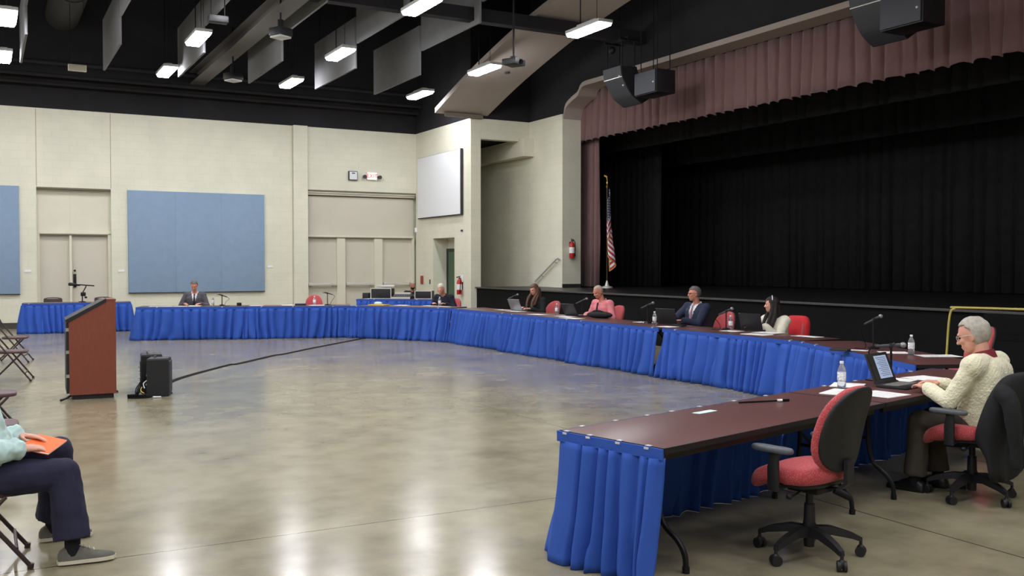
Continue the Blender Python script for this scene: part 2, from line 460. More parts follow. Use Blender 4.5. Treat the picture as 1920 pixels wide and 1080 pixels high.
# right hand wall with the projection screen and the doorway
b = MB()
for y0, y1, z0, z1 in ((24.38, 25.45, 0, ZW), (25.45, 26.98, 2.48, ZW), (26.98, YB, 0, ZW)): b.span(XR, XR+.3, y0, y1, z0, z1)
struct(b.build('wall_right', M['wall_y'], ang=0))
b = MB(); b.span(XR-.001, XR+.31, 24.36, 24.62, 0, ZW-.002); b.span(12.381, 13.94, 24.36, 24.62, 5.25, ZW)
struct(b.build('wall_pier', M['wall_x'], ang=0))
b = MB(); b.span(XR, 14.3, 24.37, 24.6, ZW, ZC); b.span(XR, XR+.3, 24.6, YB, ZW, ZC); struct(b.build('wall_upper_right', M['black_wall'], ang=0))
# doorway recess
b = MB(); b.span(XR+.3, XR+.55, 25.40, 25.45, 0, 2.48); b.span(XR+.3, XR+.55, 26.98, 27.03, 0, 2.48); b.span(XR+.3, XR+.55, 25.4, 27.03, 2.48, 2.53)
b.span(XR+.5, XR+.56, 25.45, 26.98, 2.16, 2.48)
struct(b.build('trim_4', M['beige'], ang=0))
b = MB(); b.span(XR+.45, XR+.5, 25.45, 26.98, 2.08, 2.17); b.span(XR+.45, XR+.5, 26.9, 26.98, 0, 2.1); b.span(XR+.45, XR+.5, 25.45, 25.53, 0, 2.1)
struct(b.build('trim_5', M['darkframe'], ang=0))
b = MB(); b.span(XR+.47, XR+.52, 25.53, 26.9, .005, 2.08); struct(b.build('door_6', M['green'], ang=0))
# alcove behind the pier and stage return
b = MB(); b.span(13.95, 14.2, 22.52, 30, 1.05, ZW-.004); b.span(13.95, 14.2, 24.3, 30, 0, 1.05); struct(b.build('wall_alcove', M['wall_y'], ang=0))
b = MB(); b.span(12.4, 14.2, 30, 30.2, 0, ZW); b.span(12.73, 12.75, 25.3, 30, 0, ZW); struct(b.build('wall_alcove_end', M['wall_x'], ang=0))
b = MB(); b.span(13.6, 13.95, 24.05, 30, 4.8, 5.3); struct(b.build('beam_alcove', M['beige'], ang=0))
b = MB(); b.span(12.4, 13.94, 24.63, 30, 5.32, 5.4); struct(b.build('ceiling_alcove', M['black_wall'], ang=0))
b = MB(); b.span(13.949, 14.55, 22.5, 22.76, 1.15, 5.7); struct(b.build('wall_stage_return', M['wall_x'], ang=0))
b = MB(); b.span(13.96, 14.55, 22.49, 22.74, 1.05, 1.15); struct(b.build('baseboard_stage', M['darkframe'], ang=0))
# proscenium: ogee corner and soffit, black wall over it
b = MB(); top = [(p.x, p.y) for p in bez([V((22.5, 5.68, 0)), V((22.4, 5.95, 0)), V((22.1, 6.1, 0)), V((21.8, 6.2, 0)), V((21.65, 6.36, 0)), V((21.45, 6.42, 0)), V((20.9, 6.42, 0))], 8)]+[(4.0, 6.42)]
for i in range(len(top)-1):
    (y0, z0), (y1, z1) = top[i], top[i+1]
    b.loft([[V((13.98, y0, z0)), V((13.98, y1, z1)), V((13.98, y1, z1+.12)), V((13.98, y0, z0+.12))],
            [V((14.56, y0, z0)), V((14.56, y1, z1)), V((14.56, y1, z1+.12)), V((14.56, y0, z0+.12))]])
struct(b.build('trim_6', M['strip'], ang=50))
b = MB()
edge = [(24.37, 5.82), (22.5, 5.74)]+[(y, z+.02) for y, z in top[1:]]
for (y0, z0), (y1, z1) in zip(edge, edge[1:]):
    b.prism([(y0, z0), (y0, ZC), (y1, ZC), (y1, z1)], lambda p: (13.99, p[0], p[1]), lambda p: (14.5, p[0], p[1]))
struct(b.build('wall_proscenium', M['black_wall'], ang=0))
b = MB(); b.span(14.0, 14.4, -8, 4, 1.05, ZC); struct(b.build('wall_stage_far', M['wall_y'], ang=0))
# stage
b = MB(); b.span(12.25, 26, -8, 24.36, 0, 1.02); b.span(14.2, 26, 24.36, 27, 0, 1.02); struct(b.build('stage_front', M['stage_front'], ang=0))
b = MB(); b.span(12.2, 26, -8, 24.36, 1.02, 1.05); b.span(14.2, 26, 24.36, 27, 1.02, 1.05); struct(b.build('stage_floor', M['stage_floor'], ang=0))
b = MB(); b.span(12.19, 12.24, -8, 24.36, 1.015, 1.054, bev=.006); struct(b.build('trim_7', M['stage_edge'], ang=0))
b = MB(); b.span(25.8, 26, -8, 27, 1.05, ZC); b.span(14.4, 26, 26.9, 27, 1.05, ZC); b.span(14.2, 26, -8, -7.9, 0, ZC); b.span(14.2, 26, -8, 27, ZC, ZC+.1); struct(b.build('wall_stage_house', M['black_wall'], ang=0))
# the rest of the room
b = MB(); b.span(-12.3, -12, -8.3, YB+.4, 0, ZC); struct(b.build('wall_left', M['wall_y'], ang=0))
b = MB(); b.span(-12, 14.2, -8.3, -8, 0, ZC); struct(b.build('wall_front', M['wall_x'], ang=0))
b = MB(); b.span(-12.3, 14.5, -8.3, YB+.4, ZC, ZC+.2); struct(b.build('ceiling', M['black_wall'], ang=0))
# ------------------------------------------------------------------ ceiling: arched strip, beams, baffles, lights
def arch(y):  # z of the arched strip's underside
    pts = ((25, 5.7), (24.4, 5.9), (22.5, 6.5), (19.8, 7.16), (17.4, 7.56), (15, 7.8), (12.6, 7.85), (10, 7.72), (7, 7.25), (4.5, 6.5), (3, 5.9))
    for (a, za), (c, zc) in zip(pts, pts[1:]):
        if c <= y <= a: return za+(zc-za)*(a-y)/(a-c)
    return 5.7
ys = [24.45-i*.45 for i in range(46)]
zs = [arch(y) for y in ys]
for _ in range(3): zs = [zs[0]]+[(zs[i-1]+zs[i]+zs[i+1])/3 for i in range(1, len(zs)-1)]+[zs[-1]]
b = MB()
b.loft([[V((11.0, y, z)), V((12.6, y, z)), V((12.6, y, z+.14)), V((11.0, y, z+.14))] for y, z in zip(ys, zs)])
st = b.build('ceiling_strip', M['strip'], ang=30)
struct(st)
b = MB(); b.span(11.25, 12.4, 24.25, 24.36, 5.8, 5.9); struct(b.build('trim_8', M['shade_and_trim'], ang=0))
b = MB(); b.cyl((11.9, 21.9, 6.62), (11.9, 21.9, 6.66), .07); tag(b.build('sprinkler_head', M['darkframe']), 'small dark sprinkler disc on the underside of the tan ceiling arch', 'sprinkler')

b = MB(); b.span(-12, 14, 18.75, 19.0, 6.98, 7.26); struct(b.build('beam_1', M['black_wall'], ang=0))
b = MB(); b.span(5.15, 5.55, 2, YB-.05, 6.78, 6.8); b.span(5.34, 5.37, 2, YB-.05, 6.8, 7.1); b.span(5.15, 5.55, 2, YB-.05, 7.1, 7.12); struct(b.build('beam_2', mat('grey_steel', (92, 88, 84), .7), ang=0))
b = MB()
for z, y in ((6.9, 27.6), (6.6, 27.7), (6.42, 27.9)): b.cyl((-12, y, z), (12, y, z-.0), .05, n=8)
struct(b.build('beam_3', M['black_wall']))
b = MB()
for k in range(8): b.span(-12, 14, 4+k*3.1, 4.16+k*3.1, 8.9, ZC)
struct(b.build('beam_4', M['black_wall'], ang=0))
b = MB(); b.cyl((1.9, 2, 8.3), (1.9, 28.2, 8.3), .42, n=24)
for y in range(4, 28, 3): b.cyl((1.9, y-.04, 8.3), (1.9, y+.04, 8.3), .445, n=24)
tag(b.build('air_duct', mat('dark_duct', (58, 56, 56), .7)), 'dark round air duct running under the black ceiling', 'duct')

ords = ['leftmost', 'second from the left', 'third from the left', 'fourth from the left', 'fifth from the left', 'rightmost']
tiers = [('tier nearest the back wall', 21.75, 24.9, 6.32), ('middle tier', 18.5, 21.65, 6.88), ('highest tier', 15.25, 18.4, 7.3)]
first = None
for ti, (tn, y0, y1, z) in enumerate(tiers):
    for i, x in enumerate((.8, 2.57, 4.28, 6.0, 7.75, 9.4)):
        lab = 'grey fabric ceiling baffle, %s, in the %s' % (ords[i], tn)
        if first is None:
            t = thing('ceiling_baffle', lab, 'ceiling baffle', (x, (y0+y1)/2, z), 0, 'hanging ceiling baffles')
            b = MB(); b.box((0, 0, .6), (.05, 3.15, 1.2), bev=.008); b.build('panel', M['baffle'], t)
            for yy in (-1.2, 1.2):
                b = MB(); b.cyl((0, yy, 1.19), (0, yy, 2.2), .006, n=6); b.build('hanging_wire', M['blackmetal'], t)
            first = t
        else: dup(first, (x, (y0+y1)/2, z), 0, lab)

def make_light(lab, loc):
    t = thing('ceiling_light', lab, 'ceiling light', loc, 0, 'high bay ceiling lights')
    b = MB(); b.box((0, 0, .06), (.34, 1.24, .07), bev=.015); b.box((0, 0, .13), (.14, .7, .07), bev=.015); b.build('housing', M['housing'], t)
    b = MB(); b.prism([(-.155, .025), (-.125, -.03), (.125, -.03), (.155, .025)], lambda p: (p[0], -.6, p[1]), lambda p: (p[0], .6, p[1])); b.build('diffuser', M['lamp'], t, ang=0)
    b = MB(); b.cyl((0, .3, .16), (0, .3, 2.6), .012, n=6); b.cyl((0, -.3, .16), (0, -.3, 2.6), .006, n=6); b.build('hanger', M['blackmetal'], t)
    return t
L0 = None
rows = [(24.9, 'the row nearest the back wall'), (20.95, 'the second row from the back wall'), (16.35, 'the third row from the back wall')]
cols = [(.45, 'leftmost'), (4.0, 'second from the left'), (7.1, 'third from the left'), (10.75, 'rightmost')]
for ri, (y, rn) in enumerate(rows):
    for ci, (x, cn) in enumerate(cols):
        lab = 'lit ceiling light, %s in %s' % (cn, rn)
        if L0 is None: L0 = make_light(lab, (x, y, 6.42))
        else: dup(L0, (x, y, 6.42), 0, lab)
for y in (11.8, 7.2, 2.6, -2.0):
    for x in (.45, 4.0, 7.1): dup(L0, (x, y, 6.42), 0, 'lit white hanging ceiling light over the near half of the hall')
for y in (24.9, 20.95, 16.35, 11.8, 7.2, 2.6, -2.0):
    for x in (-3.2, -6.8): dup(L0, (x, y, 6.42), 0, 'lit white hanging ceiling light over the audience side of the hall')

def lens_box(name, lab, loc, rz=0):
    t = thing(name, lab, 'projector', loc, rz)
    b = MB(); b.box((0, 0, .09), (.34, .34, .16), bev=.02); b.build('body', M['blackplastic'], t)
    b = MB(); b.box((0, 0, -.01), (.3, .3, .04), bev=.01); b.build('underside_plate', M['housing'], t)
    b = MB(); b.cyl((0, 0, .17), (0, 0, .34), .06); b.cyl((0, 0, .3), (0, 0, 1.3), .018); b.build('mount', M['blackmetal'], t)
    return t
lens_box('hanging_projector', 'black hanging box with pale underside on the long steel beam, the nearer one', (5.32, 19.4, 6.3), .5)
lens_box('hanging_projector', 'black hanging box with pale underside on the long steel beam, close to the back wall', (5.4, 24.0, 6.2), .5)
t = thing('ceiling_spotlight', 'dark flat unit hung on two thin pipes above a ceiling light', 'spotlight', (3.7, 17.6, 6.05))
b = MB(); b.box((0, 0, 0), (.34, .2, .12), bev=.02); b.build('body', M['blackplastic'], t)
b = MB(); b.cyl((-.12, 0, .05), (-.12, 0, 2.8), .012, n=6); b.cyl((.12, 0, .05), (.12, 0, 2.8), .012, n=6); b.build('pipe', M['blackmetal'], t)
t = thing('video_projector', 'flat dark video projector on a ceiling pole before the tan arch', 'projector', (9.66, 17.5, 5.87), .5)
b = MB(); b.box((0, 0, 0), (.4, .34, .13), bev=.03); b.build('body', M['blackplastic'], t)
b = MB(); b.cyl((0, -.16, .0), (0, -.2, .0), .05); b.build('lens', M['screen_dim'], t)
b = MB(); b.cyl((0, 0, .05), (0, 0, ZC-5.88), .022); b.cyl((0, 0, .06), (0, 0, .12), .07); b.build('pole', M['blackmetal'], t)
t = thing('junction_box', 'small beige box hanging near the back wall under the duct', 'box', (2.0, 25.1, 6.36))
b = MB(); b.box((0, 0, 0), (.4, .12, .15), bev=.01); b.build('body', M['beige'], t)
b = MB(); b.cyl((-.15, 0, .07), (-.15, 0, 2.9), .006, n=6); b.cyl((.15, 0, .07), (.15, 0, 2.9), .006, n=6); b.build('hanger', M['blackmetal'], t)

# line arrays and subwoofers over the stage lip
FR = [(12.77, 6.23), (12.79, 6.05), (12.87, 5.87), (13.07, 5.59), (13.36, 5.41)]
BK = [(13.24, 6.25), (13.3, 6.1), (13.42, 5.95), (13.6, 5.75), (13.74, 5.62)]
def line_array(yc, lab):
    t = thing('line_array_speaker', lab, 'loudspeaker', (0, yc, 0))
    b = MB()
    f = bez([(x, z, 0) for x, z in FR], 5); k = bez([(x, z, 0) for x, z in BK], 5)
    poly = [(p.x+.03, p.y) for p in f]+[(p.x, p.y) for p in reversed(k)]
    b.prism(poly, lambda p: (p[0], -.33, p[1]), lambda p: (p[0], .33, p[1])); b.build('cabinet', M['blackplastic'], t, ang=20)
    b = MB()
    for a in range(len(f)-1):
        p, q = f[a], f[a+1]
        b.loft([[V((p.x, -.35, p.y)), V((p.x+.035, -.35, p.y)), V((q.x+.035, -.35, q.y)), V((q.x, -.35, q.y))],
                [V((p.x, .35, p.y)), V((p.x+.035, .35, p.y)), V((q.x+.035, .35, q.y)), V((q.x, .35, q.y))]])
    b.build('grille', M['grille'], t, ang=20)
    for fx, fz in ((12.79, 6.0), (12.9, 5.8)):
        b = MB(); b.sph((fx-.0, -.28, fz), .022); b.build('badge', M['lightmetal'], t)
    b = MB()
    q = f[7]; b.span(q.x-.012, q.x+.03, -.35, .35, q.y-.008, q.y+.008); b.build('module_gap', M['lightmetal'], t, ang=0)
    b = MB()
    for x, y in ((12.85, -.3), (12.85, .3), (13.2, -.3), (13.2, .3)): b.cyl((x, y, 6.2), (x, y, 6.85), .018, n=6)
    for y in (-.3, .3): b.span(12.78, 13.3, y-.02, y+.02, 6.83, 6.88)
    b.span(12.98, 13.04, -.36, .36, 6.86, 6.92); b.cyl((13.0, 0, 6.9), (13.0, 0, ZC-.02), .015, n=6)
    b.sph((12.85, .1, 6.66), (.08, .1, .09)); b.build('rigging', M['blackmetal'], t)
    return t
line_array(18.45, 'curved black hanging speaker column at the far end of the stage')
line_array(11.15, 'curved black hanging speaker column cut off by the top edge, near end of the stage')
def sub_box(x, y, z, lab):
    t = thing('hanging_subwoofer', lab, 'loudspeaker', (x, y, z))
    b = MB(); b.box((.02, 0, 0), (.52, .8, .52), bev=.015); b.build('cabinet', M['blackplastic'], t)
    b = MB(); b.box((-.26, 0, 0), (.03, .76, .48), bev=.008); b.build('grille', M['grille'], t)
    b = MB(); b.sph((-.28, -.32, -.03), .02); b.build('badge', M['lightmetal'], t)
    b = MB()
    for xx in (-.15, .2):
        for yy in (-.3, .3): b.cyl((xx, yy, .25), (xx, yy, ZC-z), .012, n=6)
    b.build('cable', M['blackmetal'], t)
sub_box(13.28, 17.5, 5.76, 'black hanging speaker box right beside the far curved speaker column')
sub_box(12.9, 10.35, 5.68, 'black hanging speaker box beside the near curved speaker column')

# ------------------------------------------------------------------ drapery
def drape(path, z0, z1, name, m, wl=.3, amp=.07, nz=6, taper=1.0, seed=1, out=None, flare=0.0, jit=.35, hem=0.0, step=.03, topfac=.5, sharp=2.2, solid=.012, parent=None, sgn=1, knife=False):
    """hanging pleated cloth along a plan path (list of xy); folds stand out to the side `sgn` of the path"""
    rnd = random.Random(seed)
    P = [V((p[0], p[1], 0)) for p in path]; seg = []
    tot = 0
    for a, c in zip(P, P[1:]): seg.append((tot, (c-a).length, a, c)); tot += (c-a).length
    n = max(8, int(tot/step))
    # pleat boundaries
    bd = [0.0]
    while bd[-1] < tot: bd.append(bd[-1]+wl*(1+jit*(rnd.random()*2-1)))
    ph = []; k = 0
    for i in range(n+1):
        s = tot*i/n
        while k < len(bd)-2 and s > bd[k+1]: k += 1
        ph.append(k+(s-bd[k])/(bd[k+1]-bd[k]))
    drift = [rnd.uniform(-.45, .45) for _ in range(len(bd)+3)]
    pk = [rnd.uniform(.5, .9) if rnd.random() < .75 else rnd.uniform(.12, .3) for _ in range(len(bd)+3)]
    ampk = [rnd.uniform(.7, 1.25) for _ in range(len(bd)+3)]
    bm = bmesh.new(); rows = []
    for r in range(nz+1):
        t = r/nz; z = z1+(z0-z1)*t; row = []
        for i in range(n+1):
            s = tot*i/n
            for s0, ln, a, c in seg:
                if s <= s0+ln+1e-6: break
            d = (c-a).normalized(); nn = V((d.y, -d.x, 0))*sgn
            # soften corners of the path
            p = a+d*(s-s0)
            f = ph[i]; kk = int(f); t_ = t; dr = drift[kk]*(1-(f-kk))+drift[kk+1]*(f-kk)
            dr += .35*knife*noise.noise(V((s*1.3, t*2.2, seed)))*t
            fr = (f+dr*t*t*(1.0 if knife else .6)) % 1.0; ak = ampk[kk]
            wv = (1-math.exp(-(math.sin(PI*fr)*sharp)**1.5))*(1+.12*math.sin(fr*7+kk))
            if knife:
                e_ = pk[kk]
                q_ = fr/e_ if fr < e_ else (1-fr)/(1-e_)
                wv = math.sin(PI/2*min(1, q_))**.9
            am = amp*(topfac+(1-topfac)*min(1, t*1.4))*ak
            swing = math.sin(kk*12.9+seed)*flare*.35*t*t
            off = flare*t+swing+(knife and .03*t*noise.noise(V((s*1.7, seed*3.1, t*1.2))))+(wv-.35)*am+(.02*flare and math.sin(s*2.3+seed)*flare*.25*t)
            hz = z+(hem*(wv-.5)*(1 if r == nz else 0))
            row.append(bm.verts.new(p+nn*off+V((0, 0, hz))))
        rows.append(row)
    for r in range(nz):
        for i in range(n):
            bm.faces.new((rows[r][i], rows[r][i+1], rows[r+1][i+1], rows[r+1][i]))
    me = bpy.data.meshes.new(name)
    if sgn < 0: bmesh.ops.reverse_faces(bm, faces=bm.faces[:])
    bm.to_mesh(me); bm.free(); me.materials.append(m)
    for p in me.polygons: p.use_smooth = True
    o = bpy.data.objects.new(name, me); COL.objects.link(o)
    if parent: o.parent = parent
    sm = o.modifiers.new('thick', 'SOLIDIFY'); sm.thickness = solid; sm.offset = 0
    return o
tag(drape([(14.62, 22.6), (14.62, 4.2)], 5.1, 6.42, 'stage_valance', M['mauve'], wl=.33, amp=.085, nz=4, seed=3, sgn=1, sharp=2.6, topfac=.8, hem=.04, jit=.12, step=.02), 'pleated mauve valance across the top of the stage opening', 'curtain')
tag(drape([(14.9, 23.05), (14.9, 22.1)], 1.07, 6.3, 'leg_curtain', M['mauve'], wl=.22, amp=.1, step=.015, nz=4, seed=5, sgn=1, jit=.2), 'tall narrow mauve curtain at the left end of the stage', 'curtain')
tag(drape([(15.9, 24), (15.9, 2)], 4.9, 7.2, 'stage_teaser', M['blackcurtain'], wl=.42, amp=.1, nz=3, seed=6, sgn=1), 'black pleated border curtain hanging behind the mauve valance', 'curtain')
tag(drape([(17.0, 26), (17.0, 22.0)], 1.06, 7.4, 'stage_wing_curtain', M['blackcurtain'], wl=.35, amp=.12, nz=3, seed=7, sgn=1), 'black wing curtain behind the flag on the stage', 'curtain')
tag(drape([(19.5, 26.5), (19.5, 2)], 1.06, 8.5, 'stage_backdrop', M['blackcurtain'], wl=.35, amp=.12, nz=3, seed=8, sgn=1), 'wide black curtain closing the back of the stage', 'curtain')
tag(drape([(18.0, 26.7), (18.0, 2)], 4.6, 8.0, 'stage_teaser', M['blackcurtain'], wl=.42, amp=.1, nz=3, seed=9, sgn=1), 'second black border curtain deeper over the stage', 'curtain')

# flag
t = thing('flag', 'furled striped national flag on a gold-topped pole on the stage', 'flag', (14.75, 21.5, 1.05))
b = MB(); b.cyl((0, 0, .02), (0, 0, 2.72), .016, n=8); b.build('pole', mat('dark_pole', (70, 54, 40), .4), t)
b = MB(); b.lathe([(.16, 0), (.16, .03), (.06, .06), (.03, .16), (.02, .2)]); b.build('stand', M['lightmetal'], t)
b = MB(); b.lathe([(.02, 2.7), (.035, 2.74), (.012, 2.78), (.03, 2.84), (.008, 2.9)])
b.loft([[V((.0, -.02, 2.88)), V((.02, .0, 2.9)), V((0, .02, 2.88))], [V((-.02, -.02, 2.98)), V((0, 0, 3.02)), V((-.02, .02, 2.98))], [V((-.02, .1, 3.03)), V((-.02, .12, 3.06)), V((-.02, .12, 3.02))]])
b.build('finial', M['gold'], t)
def flag_mat():
    m, nt, bs = nodes_of('flag_cloth')
    uv = nt.nodes.new('ShaderNodeUVMap'); sp = nt.nodes.new('ShaderNodeSeparateXYZ'); link(nt, uv.outputs[0], sp.inputs[0])
    # stripes across v (0..1 -> 13)
    def mth(op, a, bv):
        n = nt.nodes.new('ShaderNodeMath'); n.operation = op
        if hasattr(a, 'is_output'): link(nt, a, n.inputs[0])
        else: n.inputs[0].default_value = a
        if bv is not None:
            if hasattr(bv, 'is_output'): link(nt, bv, n.inputs[1])
            else: n.inputs[1].default_value = bv
        return n.outputs[0]
    st = mth('LESS_THAN', mth('MODULO', mth('MULTIPLY', sp.outputs['Y'], 13.0), 2.0), 1.0)
    mx = nt.nodes.new('ShaderNodeMix'); mx.data_type = 'RGBA'; link(nt, st, mx.inputs['Factor'])
    mx.inputs['A'].default_value = (*lin((222, 214, 216)), 1); mx.inputs['B'].default_value = (*lin((168, 44, 58)), 1)
    can = mth('MULTIPLY', mth('LESS_THAN', sp.outputs['X'], .42), mth('GREATER_THAN', sp.outputs['Y'], 6/13.0))
    fx = mth('SUBTRACT', mth('FRACT', mth('MULTIPLY', sp.outputs['X'], 19.0), None), .5); fy = mth('SUBTRACT', mth('FRACT', mth('MULTIPLY', sp.outputs['Y'], 15.0), None), .5)
    star = mth('LESS_THAN', mth('ADD', mth('MULTIPLY', fx, fx), mth('MULTIPLY', fy, fy)), .07)
    m2 = nt.nodes.new('ShaderNodeMix'); m2.data_type = 'RGBA'; link(nt, star, m2.inputs['Factor'])
    m2.inputs['A'].default_value = (*lin((34, 44, 84)), 1); m2.inputs['B'].default_value = (*lin((224, 222, 226)), 1)
    m3 = nt.nodes.new('ShaderNodeMix'); m3.data_type = 'RGBA'; link(nt, can, m3.inputs['Factor'])
    link(nt, mx.outputs['Result'], m3.inputs['A']); link(nt, m2.outputs['Result'], m3.inputs['B'])
    link(nt, m3.outputs['Result'], bs.inputs['Base Color']); bs.inputs['Roughness'].default_value = .7
    return m
# cloth: hoist along the pole (v), fly (u) folded and drooping
bm = bmesh.new(); uvl = bm.loops.layers.uv.new('UVMap'); NU, NV = 44, 26; g = {}
Hh, Fl = 1.15, 2.0
for i in range(NU+1):
    for j in range(NV+1):
        u, v = i/NU, j/NV
        s = u*Fl
        # cloth swings down from the pole: width compressed, drops as u grows
        drop = .75*s; wid = .07+.16*math.sin(u*PI*.85)*(1.0-.35*v)
        x = .02+wid*math.sin(u*PI*5.0+.5)*.45
        y = -(.03+wid*(.75+.5*math.sin(u*PI*3.0))*(.6+.4*(1-v)))*(0.25+u)**.5
        y += .05*u*(1 if v > .5 else .3)
        z = 2.71-Hh*(1-v)*.97-drop*(.76+.12*v)
        g[i, j] = bm.verts.new((x*1.0, y, z))
for i in range(NU):
    for j in range(NV):
        f = bm.faces.new((g[i, j], g[i+1, j], g[i+1, j+1], g[i, j+1])); f.smooth = True
        for lp, (a, c) in zip(f.loops, ((i, j), (i+1, j), (i+1, j+1), (i, j+1))): lp[uvl].uv = (a/NU, c/NV)
edge = [g[NU, j].co.copy() for j in range(NV+1)]; low = [g[i, 0].co.copy() for i in range(NU+1)]
me = bpy.data.meshes.new('cloth'); bm.to_mesh(me); bm.free(); me.materials.append(flag_mat())
o = bpy.data.objects.new('cloth', me); COL.objects.link(o); o.parent = t
sm = o.modifiers.new('thick', 'SOLIDIFY'); sm.thickness = .005
b = MB(); b.tube(edge, .016, n=6); b.tube(low, .014, n=6); b.build('fringe', M['fringe'], t)

# ------------------------------------------------------------------ wall fittings
t = thing('acoustic_panel', 'large pale blue fabric panel on the wall behind the man in the grey suit', 'wall panel', (3.48, YB, .91))
for i in range(3):
    b = MB(); b.box((.625+i*1.25, -.035, 1.41), (1.249, .07, 2.82), bev=.004); b.build('panel_section', M['blue_panel'], t)
b = MB(); b.span(0, 3.75, -.075, 0, -.02, .0); b.build('bottom_rail', M['darkframe'], t, ang=0)
t = thing('acoustic_panel', 'pale blue fabric wall panel cut off by the left edge of the photo', 'wall panel', (-2.93, YB, .92))
for i in range(3):
    b = MB(); b.box((.625+i*1.25, -.035, 1.41), (1.249, .07, 2.82), bev=.004); b.build('panel_section', M['blue_panel'], t)
b = MB(); b.span(0, 3.75, -.075, 0, -.02, .0); b.build('bottom_rail', M['darkframe'], t, ang=0)
t = thing('projection_screen', 'white projection screen with dark edge on the beige side wall', 'screen', (XR, 26.4, 4.06))
b = MB(); b.box((-.05, 0, 0), (.07, 3.12, 1.9), bev=.004); b.build('frame', M['darkframe'], t)
b = MB(); b.box((-.088, .01, .01), (.012, 3.07, 1.86)); b.build('screen_surface', M['screen'], t, ang=0)

def text_mesh(txt, size, ext, name, m, parent, loc, rot):
    cu = bpy.data.curves.new(name, 'FONT'); cu.body = txt; cu.size = size; cu.extrude = ext; cu.align_x = 'CENTER'; cu.align_y = 'CENTER'
    tmp = bpy.data.objects.new(name, cu); COL.objects.link(tmp)
    bpy.context.view_layer.update()
    me = bpy.data.meshes.new_from_object(tmp.evaluated_get(bpy.context.evaluated_depsgraph_get()))
    bpy.data.objects.remove(tmp); bpy.data.curves.remove(cu)
    me.materials.clear(); me.materials.append(m)
    o = bpy.data.objects.new(name, me); COL.objects.link(o); o.parent = parent; o.location = loc; o.rotation_euler = rot
    return o
t = thing('exit_sign', 'lit EXIT sign with red letters and twin emergency lamps', 'exit sign', (10.57, YB, 4.42))
b = MB(); b.box((0, -.04, 0), (.34, .07, .24), bev=.01); b.build('housing', M['white'], t)
b = MB(); b.box((0, -.078, 0), (.3, .008, .2)); b.build('face', M['exitface'], t, ang=0)
text_mesh('EXIT', .17, .004, 'lettering', M['exitred'], t, (0, -.086, 0), (PI/2, 0, 0))
for s in (-1, 1):
    b = MB(); b.cyl((s*.17, -.04, -.02), (s*.22, -.06, -.02), .02); b.cyl((s*.24, -.03, -.02), (s*.25, -.13, -.03), .05, .06); b.build('emergency_lamp', M['darkgrey'], t)
t = thing('wall_speaker', 'small square white box with grey rim left of the EXIT sign', 'speaker', (9.96, YB, 4.41))
b = MB(); b.box((0, -.04, 0), (.28, .08, .28), bev=.01); b.build('housing', M['darkgrey'], t)
b = MB(); b.box((0, -.085, 0), (.24, .012, .24), bev=.004); b.build('face', M['screen'], t)
b = MB(); b.box((0, -.094, .075), (.1, .008, .03)); b.build('indicator', M['darkgrey'], t, ang=0)
def extinguisher(lab, loc, rz):
    t = thing('fire_extinguisher', lab, 'fire extinguisher', loc, rz)
    b = MB(); b.lathe([(.01, 0), (.07, .005), (.075, .03), (.075, .36), (.06, .41), (.03, .44), (.02, .47)], (0, -.1, 0)); b.build('cylinder', M['redmetal'], t)
    b = MB(); b.cyl((0, -.1, .46), (0, -.1, .5), .022); b.box((0, -.13, .515), (.025, .13, .018), rot=Matrix.Rotation(.25, 3, 'X')); b.box((0, -.13, .485), (.02, .1, .012)); b.build('valve', M['blackmetal'], t)
    b = MB(); b.tube(bez([(.02, -.1, .48), (.09, -.1, .46), (.1, -.11, .3), (.085, -.12, .14)]), .01); b.cyl((.085, -.12, .16), (.085, -.12, .05), .012, .02); b.build('hose', M['cable'], t)
    b = MB(); b.cyl((0, -.1, .14), (0, -.1, .3), .0765, n=16); b.build('label_band', M['paper'], t)
    b = MB(); b.box((0, -.012, .3), (.05, .024, .3)); b.build('bracket', M['blackmetal'], t)
    return t
t = extinguisher('red fire extinguisher with white tag by the doorway in the beige wall', (XR, 24.92, .82), -PI/2)
b = MB(); b.box((0, -.02, .46), (.16, .03, .2), bev=.004); b.build('inspection_tag', M['paper'], t)
extinguisher('red fire extinguisher on the grey wall beside the mauve curtain', (14.2, 22.5, 1.86), 0)
b = MB(); b.box((12.05, 27.8, 1.2), (.04, .16, .26), bev=.006); tag(b.build('fire_alarm_station', mat('dull_red', (150, 66, 54), .5)), 'small dull red box on the wall left of the doorway', 'alarm box')
b = MB(); b.box((12.06, 27.2, 1.15), (.02, .05, .14), bev=.004); tag(b.build('light_switch', M['darkgrey']), 'small grey switch plate between red wall box and doorway', 'switch')
b = MB(); b.box((12.03, 28.22, 2.78), (.07, .07, .14), bev=.01); tag(b.build('motion_sensor', M['white']), 'tiny white sensor high in the corner left of the white screen', 'sensor')
b = MB(); b.box((12.04, 24.9, 2.66), (.06, .05, .06), bev=.01); tag(b.build('door_sensor', M['darkgrey']), 'tiny grey fitting on the wall above the fire extinguisher', 'sensor')
# light switch-like plates on the block wall
for x, z, lab in ((1.0, 1.51, 'small pale plate on the wall left of the double door'), (3.3, 1.51, 'small pale plate between the double door and the blue panel'), (7.4, 1.62, 'small pale plate right of the large blue panel')):
    b = MB(); b.box((x, YB-.01, z), (.16, .02, .06), bev=.004); tag(b.build('wall_plate', M['white']), lab, 'wall plate', 'wall plates')
